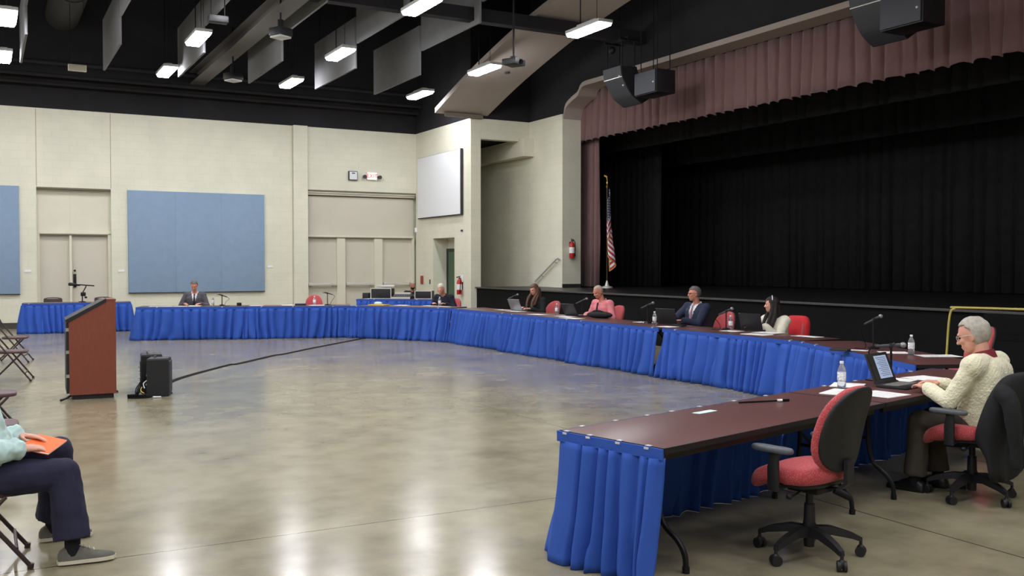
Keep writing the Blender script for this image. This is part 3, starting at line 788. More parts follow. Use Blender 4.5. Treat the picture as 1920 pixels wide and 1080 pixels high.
# handrail of the stage steps in the alcove
t = thing('handrail', 'pale metal handrail slanting up the alcove wall by the stage', 'handrail', (13.86, 23.1, 1.05))
b = MB(); b.tube([(0, .75, .1), (0, .72, .16), (0, -.45, .8), (0, -.5, .8), (.06, -.5, .78)], .028); b.tube([(0, .72, -.02), (0, .72, .15)], .022); b.build('rail', M['lightmetal'], t)
for y, z in ((.4, .33), (-.3, .72)):
    b = MB(); b.cyl((0, y, z), (.09, y, z-.04), .012); b.build('bracket', M['lightmetal'], t)
# yellow guard rail of the steps at the front of the stage
t = thing('stair_railing', 'yellow pipe railing of the stage steps behind the man in the sweater', 'railing', (11.5, 8.5, 0))
b = MB(); b.tube(bez([(0, .12, .0), (0, .1, .5), (0, .06, 1.0), (0, -.02, 1.1), (0, -.12, 1.115), (0, -2, 1.14), (0, -3.2, 1.16)], 8), .015); b.build('rail', M['rail_yellow'], t)
b = MB(); b.cyl((0, -3.1, 0), (0, -3.1, 1.15), .022); b.build('post', M['rail_yellow'], t)
b = MB()
for k in range(3): b.span(-.0+.1, .65, -3.1, -.1, 0, .34*(k+1)-.34*k*0) if k == 0 else b.span(.1+.2*k, .68, -3.1, -.1, 0, .34*(k+1))
b.build('step', M['stage_front'], t, ang=0)
# ------------------------------------------------------------------ tables and skirts
def make_table(L, lab, x, y, rz, group='skirted folding tables', Wd=.76):
    """local: x along the front edge, y outward from the speaker's floor; origin at the middle of the front edge"""
    t = thing('folding_table', lab, 'table', (x, y, 0), rz, group)
    b = MB(); b.box((0, Wd/2, .724), (L-.01, Wd, .028), bev=.006); b.build('tabletop', M['tabletop'], t)
    b = MB()
    for yy in (.002, Wd-.002): b.span(-L/2+.004, L/2-.004, yy-.004, yy+.004, .706, .738)
    for xx in (-L/2+.006, L/2-.006): b.span(xx-.004, xx+.004, 0, Wd, .706, .738)
    for yy in (.06, Wd-.06): b.span(-L/2+.06, L/2-.06, yy-.012, yy+.012, .66, .71)
    b.build('edge_band', M['tableedge'], t)
    for sx in (-1, 1):
        b = MB(); x0 = sx*(L/2-.3)
        for q in (-1, 1):
            c = Wd/2
            b.tube(bez([(x0, c+q*.1, .7), (x0, c+q*.1, .42), (x0, c+q*.14, .25), (x0, c+q*.24, .17), (x0, c+q*.29, .1), (x0, c+q*.3, .012)], 6), .016)
            b.cyl((x0, c+q*.3, .0), (x0, c+q*.3, .035), .021)
        b.cyl((x0, Wd/2-.1, .42), (x0, Wd/2+.1, .42), .012); b.cyl((x0, .1, .69), (x0, Wd-.1, .69), .015)
        b.tube([(x0, Wd/2, .42), (x0-sx*.34, Wd/2, .69)], .01)
        b.build('leg', M['blackmetal'], t)
    return t

def skirt(path, lab, seed, clips=(), step=.02, nz=10, wl=.165, amp=.1, flare=.085, group='blue table skirts', sgn=1, zt=.735):
    P = [V((p[0], p[1], 0)) for p in path]
    o = drape(path, .003, zt-.05, 'table_skirt', M['skirt'], wl=wl, amp=amp, nz=nz, seed=seed, flare=flare, jit=.6, topfac=.55, step=step, solid=.004, sgn=sgn, knife=True)
    tag(o, lab, 'table skirt', group)
    b = MB()
    for a, c in zip(P, P[1:]):
        d = (c-a).normalized(); n = V((d.y, -d.x, 0))*sgn; L = (c-a).length
        mid = (a+c)/2+n*.008+V((0, 0, zt-.028))
        b.box(mid, (L+.01, .012, .058), rot=Matrix.Rotation(ang(d.x, d.y), 3, 'Z'))
    h = b.build('heading_band', M['skirt'], o, ang=0)
    segs = []
    for s in clips:
        r = s
        for a, c in zip(P, P[1:]):
            L = (c-a).length
            if r <= L:
                d = (c-a)/L; n = V((d.y, -d.x, 0))*sgn
                b = MB(); R = Matrix.Rotation(ang(d.x, d.y), 3, 'Z')
                b.box(a+d*r+n*.017+V((0, 0, zt-.006)), (.032, .005, .012), rot=R, bev=.002)
                b.box(a+d*r-n*.004+V((0, 0, zt+.006)), (.032, .026, .004), rot=R, bev=.0015)
                b.build('clip', M['clipwhite'], o); break
            r -= L
    return o

def u(v): v = V((v[0], v[1], 0)); return v.normalized()
# near row (the camera looks along its back edge)
dN = u((.971, .238)); nN = u((.238, -.971)); A = V((2.91, 4.72, 0))
for k, lab in enumerate(('dark red-brown table in the foreground, empty but for a slip and a microphone lead', 'dark red-brown table at which the man in the cream sweater works')):
    # origin mid front edge; local x must make local y = outward: x dir = rotate(n,-90)
    p = A+dN*(1.22+k*2.445); xd = V((nN.y, -nN.x, 0))
    make_table(2.44, lab, p.x, p.y, ang(xd.x, xd.y))
B = A+nN*.76; E1 = A+dN*2.44
skirt([(B+dN*.0-dN*.004)[:2], (A-dN*.004)[:2], E1[:2]], 'blue pleated skirt hanging round the open end of the foreground table', 4, clips=(.1, .3, .52, .7, .95, 1.25, 1.55, 1.8, 2.1, 2.5, 2.9), step=.008, nz=16, wl=.14, amp=.09, flare=.08, sgn=-1)
E2 = A+dN*4.9
skirt([(E1+dN*.02)[:2], E2[:2], (E2+nN*.3)[:2]], 'blue pleated skirt on the far side of the table with the laptop and papers', 14, clips=(.5, 1.0, 1.5, 2.0), step=.012, nz=12, wl=.15, sgn=-1)
# near diagonal
D0 = V((8.9, 8.74, 0)); D1 = V((7.78, 6.15, 0)); dD = (D1-D0).normalized(); nD = V((-dD.y, dD.x, 0))
if nD.x < 0: nD = -nD
LD = (D1-D0).length
def table_on(p0, d, n, L, lab):
    p = p0+d*(L/2); xd = V((n.y, -n.x, 0))
    return make_table(L, lab, p.x, p.y, ang(xd.x, xd.y))
table_on(D0, dD, nD, LD, 'dark red-brown corner table holding a bottle, papers and a bent microphone')
skirt([D0[:2], D1[:2]], 'blue pleated skirt on the corner table nearest the seated man in the sweater', 21, clips=(.1, .5, 1.3, 2.2), step=.011)
# row in front of the stage
fr = [(18.9, 2.44, 'dark table in front of the woman with long brown hair'), (16.45, 2.44, 'dark table in front of the man in the pink shirt'),
      (14.0, 2.44, 'dark table at the middle of the stage-front row, left of the gap in the skirts'), (11.52, 2.75, 'dark table in front of the woman in the cream blouse')]
for k, (y0, L, lab) in enumerate(fr):
    table_on(V((8.92, y0, 0)), V((0, -1, 0)), V((1, 0, 0)), L, lab)
sk = ['blue pleated skirt below the woman with long brown hair', 'blue pleated skirt below the man in the pink shirt', 'blue pleated skirt on the stage-front row, just left of the dark gap', 'blue pleated skirt below the woman in the cream blouse']
for k, (y0, L, lab) in enumerate(fr):
    skirt([(8.92, y0+(.06 if k in (1, 2) else 0)), (8.92, y0-L+(.06 if k == 2 else -.06))], sk[k], 31+k, clips=(.3, L-.15), step=.011)
# far diagonal and back row
G0 = V((7.5, 21.1, 0)); G1 = V((8.9, 19.02, 0)); dG = (G1-G0).normalized(); nG = V((-dG.y, dG.x, 0))
table_on(G0, dG, nG, (G1-G0).length, 'dark corner table at which the white-haired man in black writes')
skirt([(G0-dG*.08)[:2], G1[:2], (8.93, 18.95)], 'blue pleated skirt below the white-haired man in black', 41, clips=(.1, 2.3), step=.011)
H0 = V((2.95, 22.7, 0)); dH = u((.947, -.321)); nH = u((.321, .947))
for k, lab in enumerate(('dark table at which the man in the grey suit sits', 'dark table in the back row holding a microphone before an empty red chair')):
    table_on(H0+dH*(2.35*k), dH, nH, 2.345, lab)
skirt([(H0+nH*.76)[:2], H0[:2], (H0+dH*2.41)[:2]], 'blue pleated skirt below the man in the grey suit', 51, clips=(1.2, 2.6), step=.011)
skirt([(H0+dH*2.3)[:2], (H0+dH*4.7)[:2], (7.47, 21.13)], 'blue pleated skirt in the back row below the empty red chair', 52, clips=(.4, 1.1, 2.0), step=.011)
# far left table
K0 = V((.8, 26.1, 0)); dK = u((1, -.08)); nK = u((.08, 1))
table_on(K0, dK, nK, 2.44, 'dark table behind the lectern holding a boom microphone')
e = K0+dK*2.44
skirt([(K0+nK*.76)[:2], K0[:2], e[:2], (e+nK*.76)[:2]], 'blue pleated skirt on the separate table behind the lectern', 61, clips=(.9, 2.4), step=.016, flare=.1)
# gear table
Q0 = V((8.95, 25.15, 0)); dQ = u((.8, -.6)); nQ = u((.6, .8))
table_on(Q0, dQ, nQ, 2.2, 'table of sound equipment near the doorway')
skirt([Q0[:2], (Q0+dQ*2.2)[:2]], 'blue skirt on the sound equipment table', 71, clips=(.5, 1.7), step=.02)

# ------------------------------------------------------------------ task chairs
def cushion(b, outline, z0, z1, round_, n=6, dome=0.0, xf=None):
    """outline: list of xy; rounded slab between z0 and z1"""
    cx = sum(p[0] for p in outline)/len(outline); cy = sum(p[1] for p in outline)/len(outline)
    rings = []; h = (z1-z0)/2; zc = (z0+z1)/2
    for k in range(n+1):
        t = -PI/2+PI*k/n
        ins = round_*(1-math.cos(t)); z = zc+h*math.sin(t)
        r = []
        for x, y in outline:
            d = V((x-cx, y-cy)); L = d.length; d = d*max(0, (L-ins))/L
            p = V((cx+d.x, cy+d.y, z)); r.append(xf(p) if xf else p)
        rings.append(r)
    tp = rings[-1]
    for f, dz in ((.75, .5), (.4, .9), (.1, 1.0)):
        c = sum(tp, V((0, 0, 0)))/len(tp); r = []
        for x, y in outline:
            d = V((x-cx, y-cy)); d = d*(1-round_/d.length)*f
            p = V((cx+d.x, cy+d.y, z1+dome*dz)); r.append(xf(p) if xf else p)
        rings.append(r)
    b.loft(rings)
    return b
def sup(rx, ry, n=28, p=3.0, cx=0, cy=0, egg=0.0):
    out = []
    for i in range(n):
        t = 2*PI*i/n; c, s = math.cos(t), math.sin(t)
        x = math.copysign(abs(c)**(2/p), c)*rx; y = math.copysign(abs(s)**(2/p), s)*ry
        out.append((cx+x, cy+y*(1+egg*x/rx)))
    return out
def make_chair(lab, loc, rz, spin=0.0, arms=True):
    """task chair facing local +x"""
    t = thing('task_chair', lab, 'office chair', loc, rz, 'red task chairs')
    def sxf(p):   # waterfall front, raised back
        x = p.x
        return V((x, p.y, p.z-.055*max(0, (x-.08)/.17)**2+.035*max(0, (-x-.05)/.2)**1.5))
    b = MB(); cushion(b, sup(.255, .25, p=3.0, cx=.06), .45, .545, .035, dome=.012, xf=sxf); b.build('seat', M['red'], t)
    b = MB(); cushion(b, sup(.2, .2, p=3.2, cx=.04), .425, .455, .012, xf=sxf); b.build('seat_pan', M['blackplastic'], t)
    # backrest: oval in the y-z plane, curved, leaning back
    def bxf(side):
        def f(p):
            yy, zz = p.y, p.x    # outline x -> height
            h = zz/.24
            x = -.2-.12*(h+1)*.5-.02*(1-h*h)*-1+.05*(yy/.22)**2
            return V((x+side*p.z, yy, .775+zz))
        return f
    ol = [(x, y) for x, y in sup(.25, .215, n=32, p=2.5, egg=-.06)]
    b = MB(); cushion(b, ol, -.012, .05, .028, xf=bxf(1)); b.build('backrest', M['red'], t)
    b = MB(); cushion(b, [(x*.985, y*.975) for x, y in ol], -.0, .03, .015, xf=bxf(-1)); b.build('back_shell', M['blackplastic'], t)
    b = MB()
    b.loft([[V((x, y, z)) for x, y in ((xx-.012, -w), (xx+.012, -w), (xx+.012, w), (xx-.012, w))] for xx, z, w in ((-.25, .6, .034), (-.25, .47, .036), (-.2, .43, .036), (-.08, .42, .04))])
    b.build('back_bar', M['blackplastic'], t)
    if arms:
        for s in (-1, 1):
            b = MB(); b.tube([(0.04, s*.16, .43), (0.04, s*.29, .435)], .016)
            b.loft([b.ering((.04, s*.3, .42), V((.037, 0, 0)), V((0, .013, 0)), 12, 3), b.ering((.04, s*.3, .55), V((.037, 0, 0)), V((0, .014, 0)), 12, 3), b.ering((.035, s*.298, .645), V((.028, 0, 0)), V((0, .012, 0)), 12, 3)])
            a = b.build('armrest', M['blackplastic'], t)
            b = MB(); cushion(b, sup(.135, .042, n=24, p=2.6, cx=.05, cy=s*.295), .64, .672, .014, dome=.003); b.build('arm_pad', M['armpad'], a)
    b = MB(); b.box((0, 0, .405), (.2, .16, .045), bev=.012); b.tube([(-.02, .08, .41), (-.05, .24, .4), (-.05, .27, .4)], .007); b.sph((-.05, .275, .4), (.02, .016, .016))
    b.cyl((-.1, -.1, .39), (-.16, -.16, .35), .022); b.build('tilt_mechanism', M['blackmetal'], t)
    b = MB(); b.cyl((0, 0, .3), (0, 0, .41), .022); b.cyl((0, 0, .2), (0, 0, .31), .034, .03); b.cyl((0, 0, .06), (0, 0, .2), .03, .038); b.build('gas_lift', M['blackplastic'], t)
    for k in range(5):
        a = spin+2*PI*k/5; dx, dy = math.cos(a), math.sin(a); n = V((-dy, dx, 0))
        b = MB(); rr = []
        for r, z, w, h in ((.02, .15, .032, .03), (.12, .155, .028, .024), (.24, .125, .023, .018), (.3, .1, .018, .014)):
            c = V((dx*r, dy*r, z)); rr.append([c-n*w-V((0, 0, h)), c+n*w-V((0, 0, h)), c+n*w*.8+V((0, 0, h)), c-n*w*.8+V((0, 0, h))])
        b.loft(rr); lg = b.build('base_leg', M['blackplastic'], t)
        b = MB(); c = V((dx*.3, dy*.3, .03)); sp2 = V((math.cos(a+1.1), math.sin(a+1.1), 0))
        for s in (-1, 1): b.cyl(c+sp2*(s*.008), c+sp2*(s*.026), .03, n=16)
        b.cyl(c+V((0, 0, .02)), c+V((0, 0, .08)), .01); b.sph(c+V((0, 0, .012)), (.024, .024, .028)); b.build('caster', M['blackplastic'], lg)
    return t
fN = ang(-nN.x, -nN.y); CX, CY = 4.19, 4.03
ch = make_chair('empty red task chair with black back in the foreground', (CX, CY, 0), fN-.05, spin=.25)
def seat_at(lab, x, y, rz, low=.1):
    c = dup(ch, (x, y, 0), rz, lab)
    for k in c.children:
        if k.name.split('.')[0] in ('backrest', 'back_shell'): k.location.z -= low
    return c
c8 = seat_at('red task chair on which the man in the cream sweater sits', 6.27, 4.47, fN, .12)
R_ = PI   # facing the hall
seat_at('red task chair of the woman with long brown hair', 10.26, 17.2, R_+.2)
seat_at('red task chair of the man in the pink shirt', 10.16, 14.78, R_+.1)
seat_at('red task chair of the man in the navy suit', 10.38, 12.02, R_+.1)
cj = seat_at('red task chair under a bright red jacket', 10.2, 10.33, R_+.1)
seat_at('empty red task chair behind the head of the man in the sweater', 9.28, 6.75, ang(-nD.x, -nD.y), .0)
seat_at('empty red task chair in the back row behind a bottle', 7.15, 23.2, ang(-nH.x, -nH.y))
seat_at('red task chair of the man in the grey suit', 4.42, 23.5, ang(-nH.x, -nH.y), .14)
seat_at('red task chair of the white-haired man in black', 9.62, 20.6, ang(-nG.x, -nG.y), .14)
seat_at('task chair of the person behind the sound equipment', 10.74, 25.44, ang(-.48, -.876), .14)

# ------------------------------------------------------------------ metal folding chairs
def make_folding(lab, loc, rz=0):
    t = thing('folding_chair', lab, 'folding chair', loc, rz, 'brown folding chairs')
    b = MB(); cushion(b, sup(.2, .2, p=4), .405, .442, .014, dome=.006); b.build('seat', M['chairpad'], t)
    for s in (-1, 1):
        b = MB(); b.tube([(-.31, s*.205, .8), (-.26, s*.215, .68), (.24, s*.225, .012)], .0125); b.cyl((.236, s*.225, 0), (.24, s*.225, .03), .017); b.build('front_leg', M['chairbrown'], t)
        b = MB(); b.tube([(.12, s*.2, .41), (-.26, s*.205, .012)], .0115); b.cyl((-.262, s*.205, 0), (-.258, s*.205, .03), .016); b.build('rear_leg', M['chairbrown'], t)
    b = MB(); b.cyl((.17, -.22, .12), (.17, .22, .12), .009); b.cyl((-.2, -.205, .09), (-.2, .205, .09), .009); b.build('stretcher', M['chairbrown'], t)
    b = MB()
    b.loft([[V((-.255-.03*f, -.2, .6+.2*f)), V((-.275-.03*f-.02*0, -.2, .6+.2*f)), V((-.3-.03*f, 0, .6+.2*f)), V((-.275-.03*f, .2, .6+.2*f)), V((-.255-.03*f, .2, .6+.2*f)), V((-.282-.03*f, 0, .6+.2*f))] for f in (0, .1, .9, 1.0)])
    b.tube([(-.31, -.205, .8), (-.325, -.12, .822), (-.34, 0, .826), (-.325, .12, .822), (-.31, .205, .8)], .012)
    b.build('backrest', M['chairbrown'], t)
    return t
fc = make_folding('brown folding chair the seated audience man occupies', (-.03, 6.18, 0), 0)
dup(fc, (.03, 8.62, 0), 0, 'brown folding chair just behind the man with the orange folder')
dup(fc, (.07, 10.7, 0), 0, 'brown folding chair, third from the camera along the left edge')
dup(fc, (.36, 15.77, 0), -.12, 'brown folding chair left of the lectern, the nearer of the far two')
dup(fc, (.46, 18.75, 0), -.2, 'brown folding chair left of the lectern, farthest from the camera')
dup(fc, (1.55, 27.15, 0), -PI/2, 'brown folding chair behind the boom microphone table, left one')
dup(fc, (2.75, 27.1, 0), -PI/2, 'brown folding chair behind the boom microphone table, right one')

# ------------------------------------------------------------------ lectern, speakers, cables
t = thing('lectern', 'cherry wood lectern with slanted black top on a dark plinth', 'lectern', (1.2, 13.42, 0), -.04)
def sidepoly(): return [(-.27, .06), (.27, .06), (.27, 1.25), (.15, 1.235), (-.275, .985)]
for s in (-1, 1):
    b = MB(); y = s*.3; b.prism(sidepoly(), lambda p: (p[0], y-.012, p[1]), lambda p: (p[0], y+.012, p[1])); b.build('side_panel', M['lect'], t, ang=0)
b = MB(); b.span(.25, .272, -.29, .29, .06, 1.25); b.build('front_panel', M['lect'], t, ang=0)
b = MB(); b.span(-.305, -.2715, -.3, .3, .08, .965); b.build('back_panel', M['blackplastic'], t, ang=0)
b = MB(); b.prism([(-.31, .995), (-.3, .945), (.16, 1.212), (.16, 1.255)], lambda p: (p[0], -.318, p[1]+.01), lambda p: (p[0], .318, p[1]+.01)); b.build('reading_top', M['blackplastic'], t, ang=0)
b = MB(); b.span(.13, .275, -.315, .315, 1.24, 1.256); b.build('top_ledge', M['lect'], t, ang=0)
b = MB(); b.span(-.24, .24, -.28, .28, 0, .07); b.build('plinth', M['blackplastic'], t, ang=0)
b = MB(); b.tube([(-.24, -.25, .06), (-.3, -.3, .03), (-.37, -.36, .012)], .014); b.sph((-.37, -.36, .014), .016); b.build('foot_bar', M['blackmetal'], t)
b = MB(); b.span(-.31, -.27, -.306, -.3, .86, .9); b.span(-.31, -.27, -.306, -.3, .58, .62); b.span(-.31, -.27, -.306, -.3, .28, .32); b.build('hinge', M['metal'], t, ang=0)
# clear acrylic sheet standing beside the lectern
t = thing('acrylic_screen', 'clear acrylic sheet standing upright between lectern and black speakers', 'clear screen', (1.67, 13.75, 0))
b = MB(); b.box((0, 0, .42), (.36, .006, .82), bev=.001); b.build('sheet', M['plexi'], t, ang=0)
b = MB(); b.box((-.15, 0, .01), (.04, .2, .02)); b.box((.15, 0, .01), (.04, .2, .02)); b.build('foot', M['plexi'], t, ang=0)

def pa(lab, loc, rz, h=.5):
    t = thing('portable_speaker', lab, 'loudspeaker', loc, rz, 'black speakers on the floor')
    b = MB(); b.loft([[V((x*f, y*f, z)) for x, y in ((-.13, -.16), (.13, -.12), (.13, .12), (-.13, .16))] for z, f in ((0, .97), (.02, 1), (h-.02, 1), (h, .95))]); b.build('cabinet', M['blackplastic'], t, ang=0)
    b = MB(); b.span(.128, .142, -.11, .11, .04, h-.04); b.build('grille', M['grille'], t, ang=0)
    b = MB(); b.tube([(-.05, -.06, h-.01), (-.05, -.05, h+.02), (-.05, .05, h+.02), (-.05, .06, h-.01)], .01); b.build('handle', M['darkgrey'], t)
    b = MB(); b.span(-.142, -.128, -.1, .1, .08, h-.1); b.build('rear_panel', M['darkgrey'], t, ang=0)
    for k, z in enumerate((.15, .2, .26, .34)):
        b = MB(); b.cyl((-.142, -.05+.03*k, z), (-.16, -.05+.03*k, z), .012); b.build('connector', M['white'], t)
    return t
pa('black portable speaker on the floor right of the lectern, the nearer of the pair', (1.97, 13.05, 0), -.3, .49)
pa('black portable speaker standing behind the other one right of the lectern', (1.93, 13.45, 0), -.1, .51)
rnd = random.Random(4)
b = MB()
for k in range(4):
    b.tube(bez([(1.82-.01*k, 13.0+.02*k, .25), (1.74-.02*k, 12.98, .12), (1.68, 12.95+.03*k, .02), (1.6+.03*k, 12.9+.05*rnd.random(), .012), (1.7, 12.82+.05*k, .012), (1.84, 12.86, .012)], 8), .007, n=6)
b.box((1.63, 12.95, .025), (.12, .08, .045), bev=.01); b.box((1.74, 12.9, .022), (.1, .06, .04), bev=.01)
cb = tag(b.build('cable_bundle', M['cable']), 'tangle of black cables and plugs on the floor left of the black speakers', 'cables')
b = MB(); b.tube(bez([(1.8, 13.02, .2), (1.73, 12.96, .1), (1.76, 12.9, .06)], 8), .006, n=6); b.build('yellow_plug', M['yellow'], cb)
b = MB(); b.tube(bez([(1.82, 12.98, .22), (1.76, 12.94, .18), (1.77, 12.92, .12)], 8), .006, n=6); b.cyl((1.86, 12.84, .012), (1.95, 12.8, .012), .01); b.build('white_plug', M['white'], cb)
b = MB()
P0 = V((2.1, 13.1, 0)); pts = bez([(2.1, 13.15, 0), (2.35, 14.5, 0), (3.55, 16.35, 0), (3.75, 16.5, 0), (4.7, 17.7, 0), (4.9, 17.85, 0), (5.9, 19.0, 0), (7.75, 21.0, 0)], 6)
rings = []
for i, p in enumerate(pts):
    d = (pts[min(i+1, len(pts)-1)]-pts[max(0, i-1)]).normalized(); n = V((-d.y, d.x, 0))
    rings.append([p-n*.05, p-n*.025+V((0, 0, .014)), p+n*.025+V((0, 0, .014)), p+n*.05, p+V((0, 0, .0))])
b.loft(rings); tag(b.build('cable_cover', M['cable'], ang=0), 'flat black cable cover running diagonally across the floor to the skirted tables', 'cable cover')

# ------------------------------------------------------------------ table things
ZT = .739
def bottle(lab, x, y, rz=0, first=[None]):
    if first[0] is None:
        t = thing('water_bottle', lab, 'water bottle', (x, y, ZT), rz, 'water bottles')
        b = MB(); b.lathe([(.0, .002), (.027, 0), (.032, .006), (.032, .05), (.029, .06), (.032, .07), (.032, .13), (.029, .15), (.018, .178), (.0125, .186), (.0125, .2), (.0, .2)]); b.build('body', M['clear'], t)
        b = MB(); b.lathe([(.0322, .062), (.0332, .064), (.0332, .126), (.0322, .128)], n=20); b.build('label_band', M['blabel'], t)
        b = MB(); b.lathe([(.0, .194), (.0148, .194), (.0148, .212), (.0, .213)]); b.build('cap', M['white'], t)
        first[0] = t; return t
    return dup(first[0], (x, y, ZT), rz, lab)
bottle('water bottle left of the laptop on the near table', 5.79, 5.25)
bottle('water bottle on the corner table beside the white papers', 8.6, 6.86)
bottle('water bottle left of the woman in the cream blouse', 9.55, 10.74)
bottle('water bottle by the dark laptop of the man in the navy suit', 9.28, 12.2)
bottle('water bottle left of the man in the pink shirt', 9.52, 15.55)
bottle('water bottle left of the woman with long brown hair', 9.5, 17.12)
bottle('water bottle right of the white-haired man in black', 9.1, 19.98)
bottle('water bottle before the empty red chair in the back row', 6.75, 21.85)
bottle('water bottle right of the man in the grey suit', 4.62, 22.75)

def mic(lab, x, y, rz, h=.28, boom=.12, rise=.05, name='microphone'):
    """base, post, and a boom with the microphone pointing local +x"""
    t = thing(name, lab, 'microphone', (x, y, ZT), rz, 'table microphones')
    b = MB(); b.lathe([(0, 0), (.065, 0), (.065, .012), (.05, .022), (.014, .03), (0, .03)], n=20); b.build('base', M['blackmetal'], t)
    b = MB(); b.cyl((0, 0, .025), (0, 0, h), .0095, n=10); b.build('post', M['blackmetal'], t)
    b = MB(); b.box((0, 0, h), (.03, .03, .035), bev=.006); b.cyl((-.02, 0, h-.01), (.03, 0, h+.012), .016); b.build('clip', M['blackplastic'], t)
    b = MB(); b.cyl((-boom, 0, h-rise), (boom*.55, 0, h+rise*.55), .011, .017, n=12); b.build('handle', M['darkgrey'], t)
    b = MB(); b.sph((boom*.75, 0, h+rise*.75), (.025, .023, .023)); b.build('grille_ball', M['micball'], t)
    b = MB(); b.tube(bez([(-boom, 0, h-rise), (-boom-.05, .0, h-rise-.05), (-boom*.9, .02, .1), (-.08, .03, .008), (-.2, .06, .006)], 8), .004, n=6); b.build('lead', M['cable'], t)
    return t
mic('black microphone at the left of the woman with long brown hair', 9.74, 17.65, -.2)
mic('black microphone left of the man in the pink shirt', 9.7, 14.95, -.25)
mic('black microphone left of the man in the navy suit', 9.46, 12.62, -.3, h=.29)
mic('black microphone between the man in navy and the woman in cream', 9.5, 10.78, -.3, h=.27)
mic('black microphone on a tall post on the corner table by the stage', 8.84, 7.56, -.25, h=.33)
mic('black microphone standing behind the open laptop on the near table', 6.44, 5.33, fN+PI+.4, h=.3, rise=.01)
mic('black microphone right of the man in the grey suit', 4.8, 22.62, 2.6, h=.24, rise=.04)
mic('black microphone in the back row before the empty red chair', 7.02, 21.72, 2.6, h=.28, rise=.03)
t = thing('boom_microphone', 'dark boom microphone with thick head on the table behind the lectern', 'microphone', (2.16, 26.4, ZT))
b = MB(); b.lathe([(0, 0), (.09, 0), (.09, .015), (.03, .03), (0, .03)], n=18); b.build('base', M['blackmetal'], t)
b = MB(); b.tube([(0, 0, .02), (0, 0, .22), (.07, 0, .36), (.1, 0, .43)], .014); b.build('post', M['blackmetal'], t)
b = MB(); b.box((.02, 0, .2), (.12, .08, .1), bev=.02); b.box((.08, 0, .12), (.06, .05, .05), bev=.01); b.build('clamp', M['blackmetal'], t)
b = MB(); b.cyl((-.2, 0, .45), (.28, 0, .41), .016); b.build('boom', M['blackmetal'], t)
b = MB(); b.cap((-.28, 0, .455), (-.18, 0, .45), .045, .035); b.build('microphone_head', M['blackplastic'], t)

def sheet(lab, x, y, rz, sx=.216, sy=.279, m='paper', n=1, z=None, lines=0, name='paper', group='papers on the tables'):
    t = thing(name, lab, 'paper', (x, y, (ZT if z is None else z)+.0006), rz, group)
    b = MB(); rnd = random.Random(int(x*100))
    for k in range(n):
        b.box((rnd.uniform(-.006, .006)*k, rnd.uniform(-.006, .006)*k, .0008+.0016*k), (sx, sy, .0014), rot=Matrix.Rotation(rnd.uniform(-.04, .04)*(k > 0), 3, 'Z'))
    b.build('sheet', M[m], t, ang=0)
    if lines:
        b = MB()
        for k in range(lines): b.box((-.02*(k % 3), sy*.4-k*sy*.8/lines, .0016*n+.0004), (sx*.7, .004, .0004))
        b.build('print', M['paperprint'], t, ang=0)
    return t
a8 = fN
sheet('white sheet at the left of the papers on the near table, by the bottle', 5.62, 5.07, a8+.2, .26, .34, n=2, lines=6)
sheet('white sheets between laptop and foreground red chair', 5.78, 4.86, a8-.1, .28, .3, n=3, lines=5)
sheet('white sheet sticking out from under the laptop', 5.98, 5.36, a8+.4, .24, .3, n=2)
sheet('white sheet behind the laptop by the microphone base', 6.58, 5.4, a8+.1, .26, .3, n=2)
sheet('white sheet by the right hand of the man in the sweater', 6.92, 5.38, a8-.2, .26, .3, n=2)
sheet('narrow pale blue slip on the foreground table', 4.09, 4.84, .25, .2, .06, m='bluepaper', name='paper_slip')
sheet('white papers spread along the corner table, nearer part', 8.72, 6.62, 1.1, .24, .4, n=2, lines=6)
sheet('white papers along the corner table beside the bottle', 8.62, 7.1, .9, .24, .3, n=2)
sheet('white paper under the microphone on the corner table', 8.5, 7.5, .4, .12, .25)
sheet('white paper sheet between navy-suit man and woman in cream, near the bottle', 9.36, 10.5, .2, .22, .28, n=2)
sheet('stack of white papers in front of the woman in the cream blouse', 9.52, 9.95, .1, .24, .34, n=6)
sheet('white booklet at the edge before the woman in cream', 9.2, 9.82, .15, .22, .4, n=3)
sheet('loose white sheet at the right of the stage-front row', 9.55, 9.25, .1, .2, .4)
sheet('white paper under the microphone of the navy-suit man', 9.5, 12.75, .1, .22, .34, n=2)
sheet('white papers in front of the man in the navy suit', 9.15, 11.7, .1, .22, .28, n=2)
sheet('white paper left in front of the man in pink', 9.22, 15.75, .1, .22, .42, n=2)
sheet('white paper under the hands of the man in pink', 9.3, 14.9, .1, .24, .4, n=3)
sheet('white paper at the table edge below the pink shirt', 9.1, 14.35, .1, .22, .5, n=2)
sheet('white papers before the woman with long brown hair', 9.45, 17.0, .1, .24, .4, n=3)
sheet('white paper on the stage-front row at its far end', 9.5, 17.65, .3, .22, .3, n=2)
hA = ang(-nG.x, -nG.y)
sheet('white paper the white-haired man is writing on', 8.95, 20.2, hA, .24, .32, n=2)
sheet('white paper right of the white-haired man', 9.08, 19.75, hA, .22, .3, n=3)
sheet('white paper left of the white-haired man', 8.5, 20.75, hA, .24, .3, n=3)
bA = ang(-nH.x, -nH.y)
sheet('white paper before the man in the grey suit', 4.2, 22.65, bA, .3, .26, n=5)
sheet('white paper at the left end of the back row', 3.5, 22.85, bA, .24, .5, n=2)
sheet('white paper left of the grey-suit man', 3.9, 22.7, bA, .24, .3, n=2)
sheet('white paper right of the small dark box in the back row', 5.5, 22.25, bA, .22, .3, n=2)
sheet('white paper before the empty red chair', 6.75, 21.7, bA, .22, .34, n=3)
sheet('white paper in the back row left of the empty chair', 6.2, 22.05, bA, .2, .3, n=4)
sheet('white paper on the sound equipment table', 9.3, 25.1, .3, .3, .22, n=4)
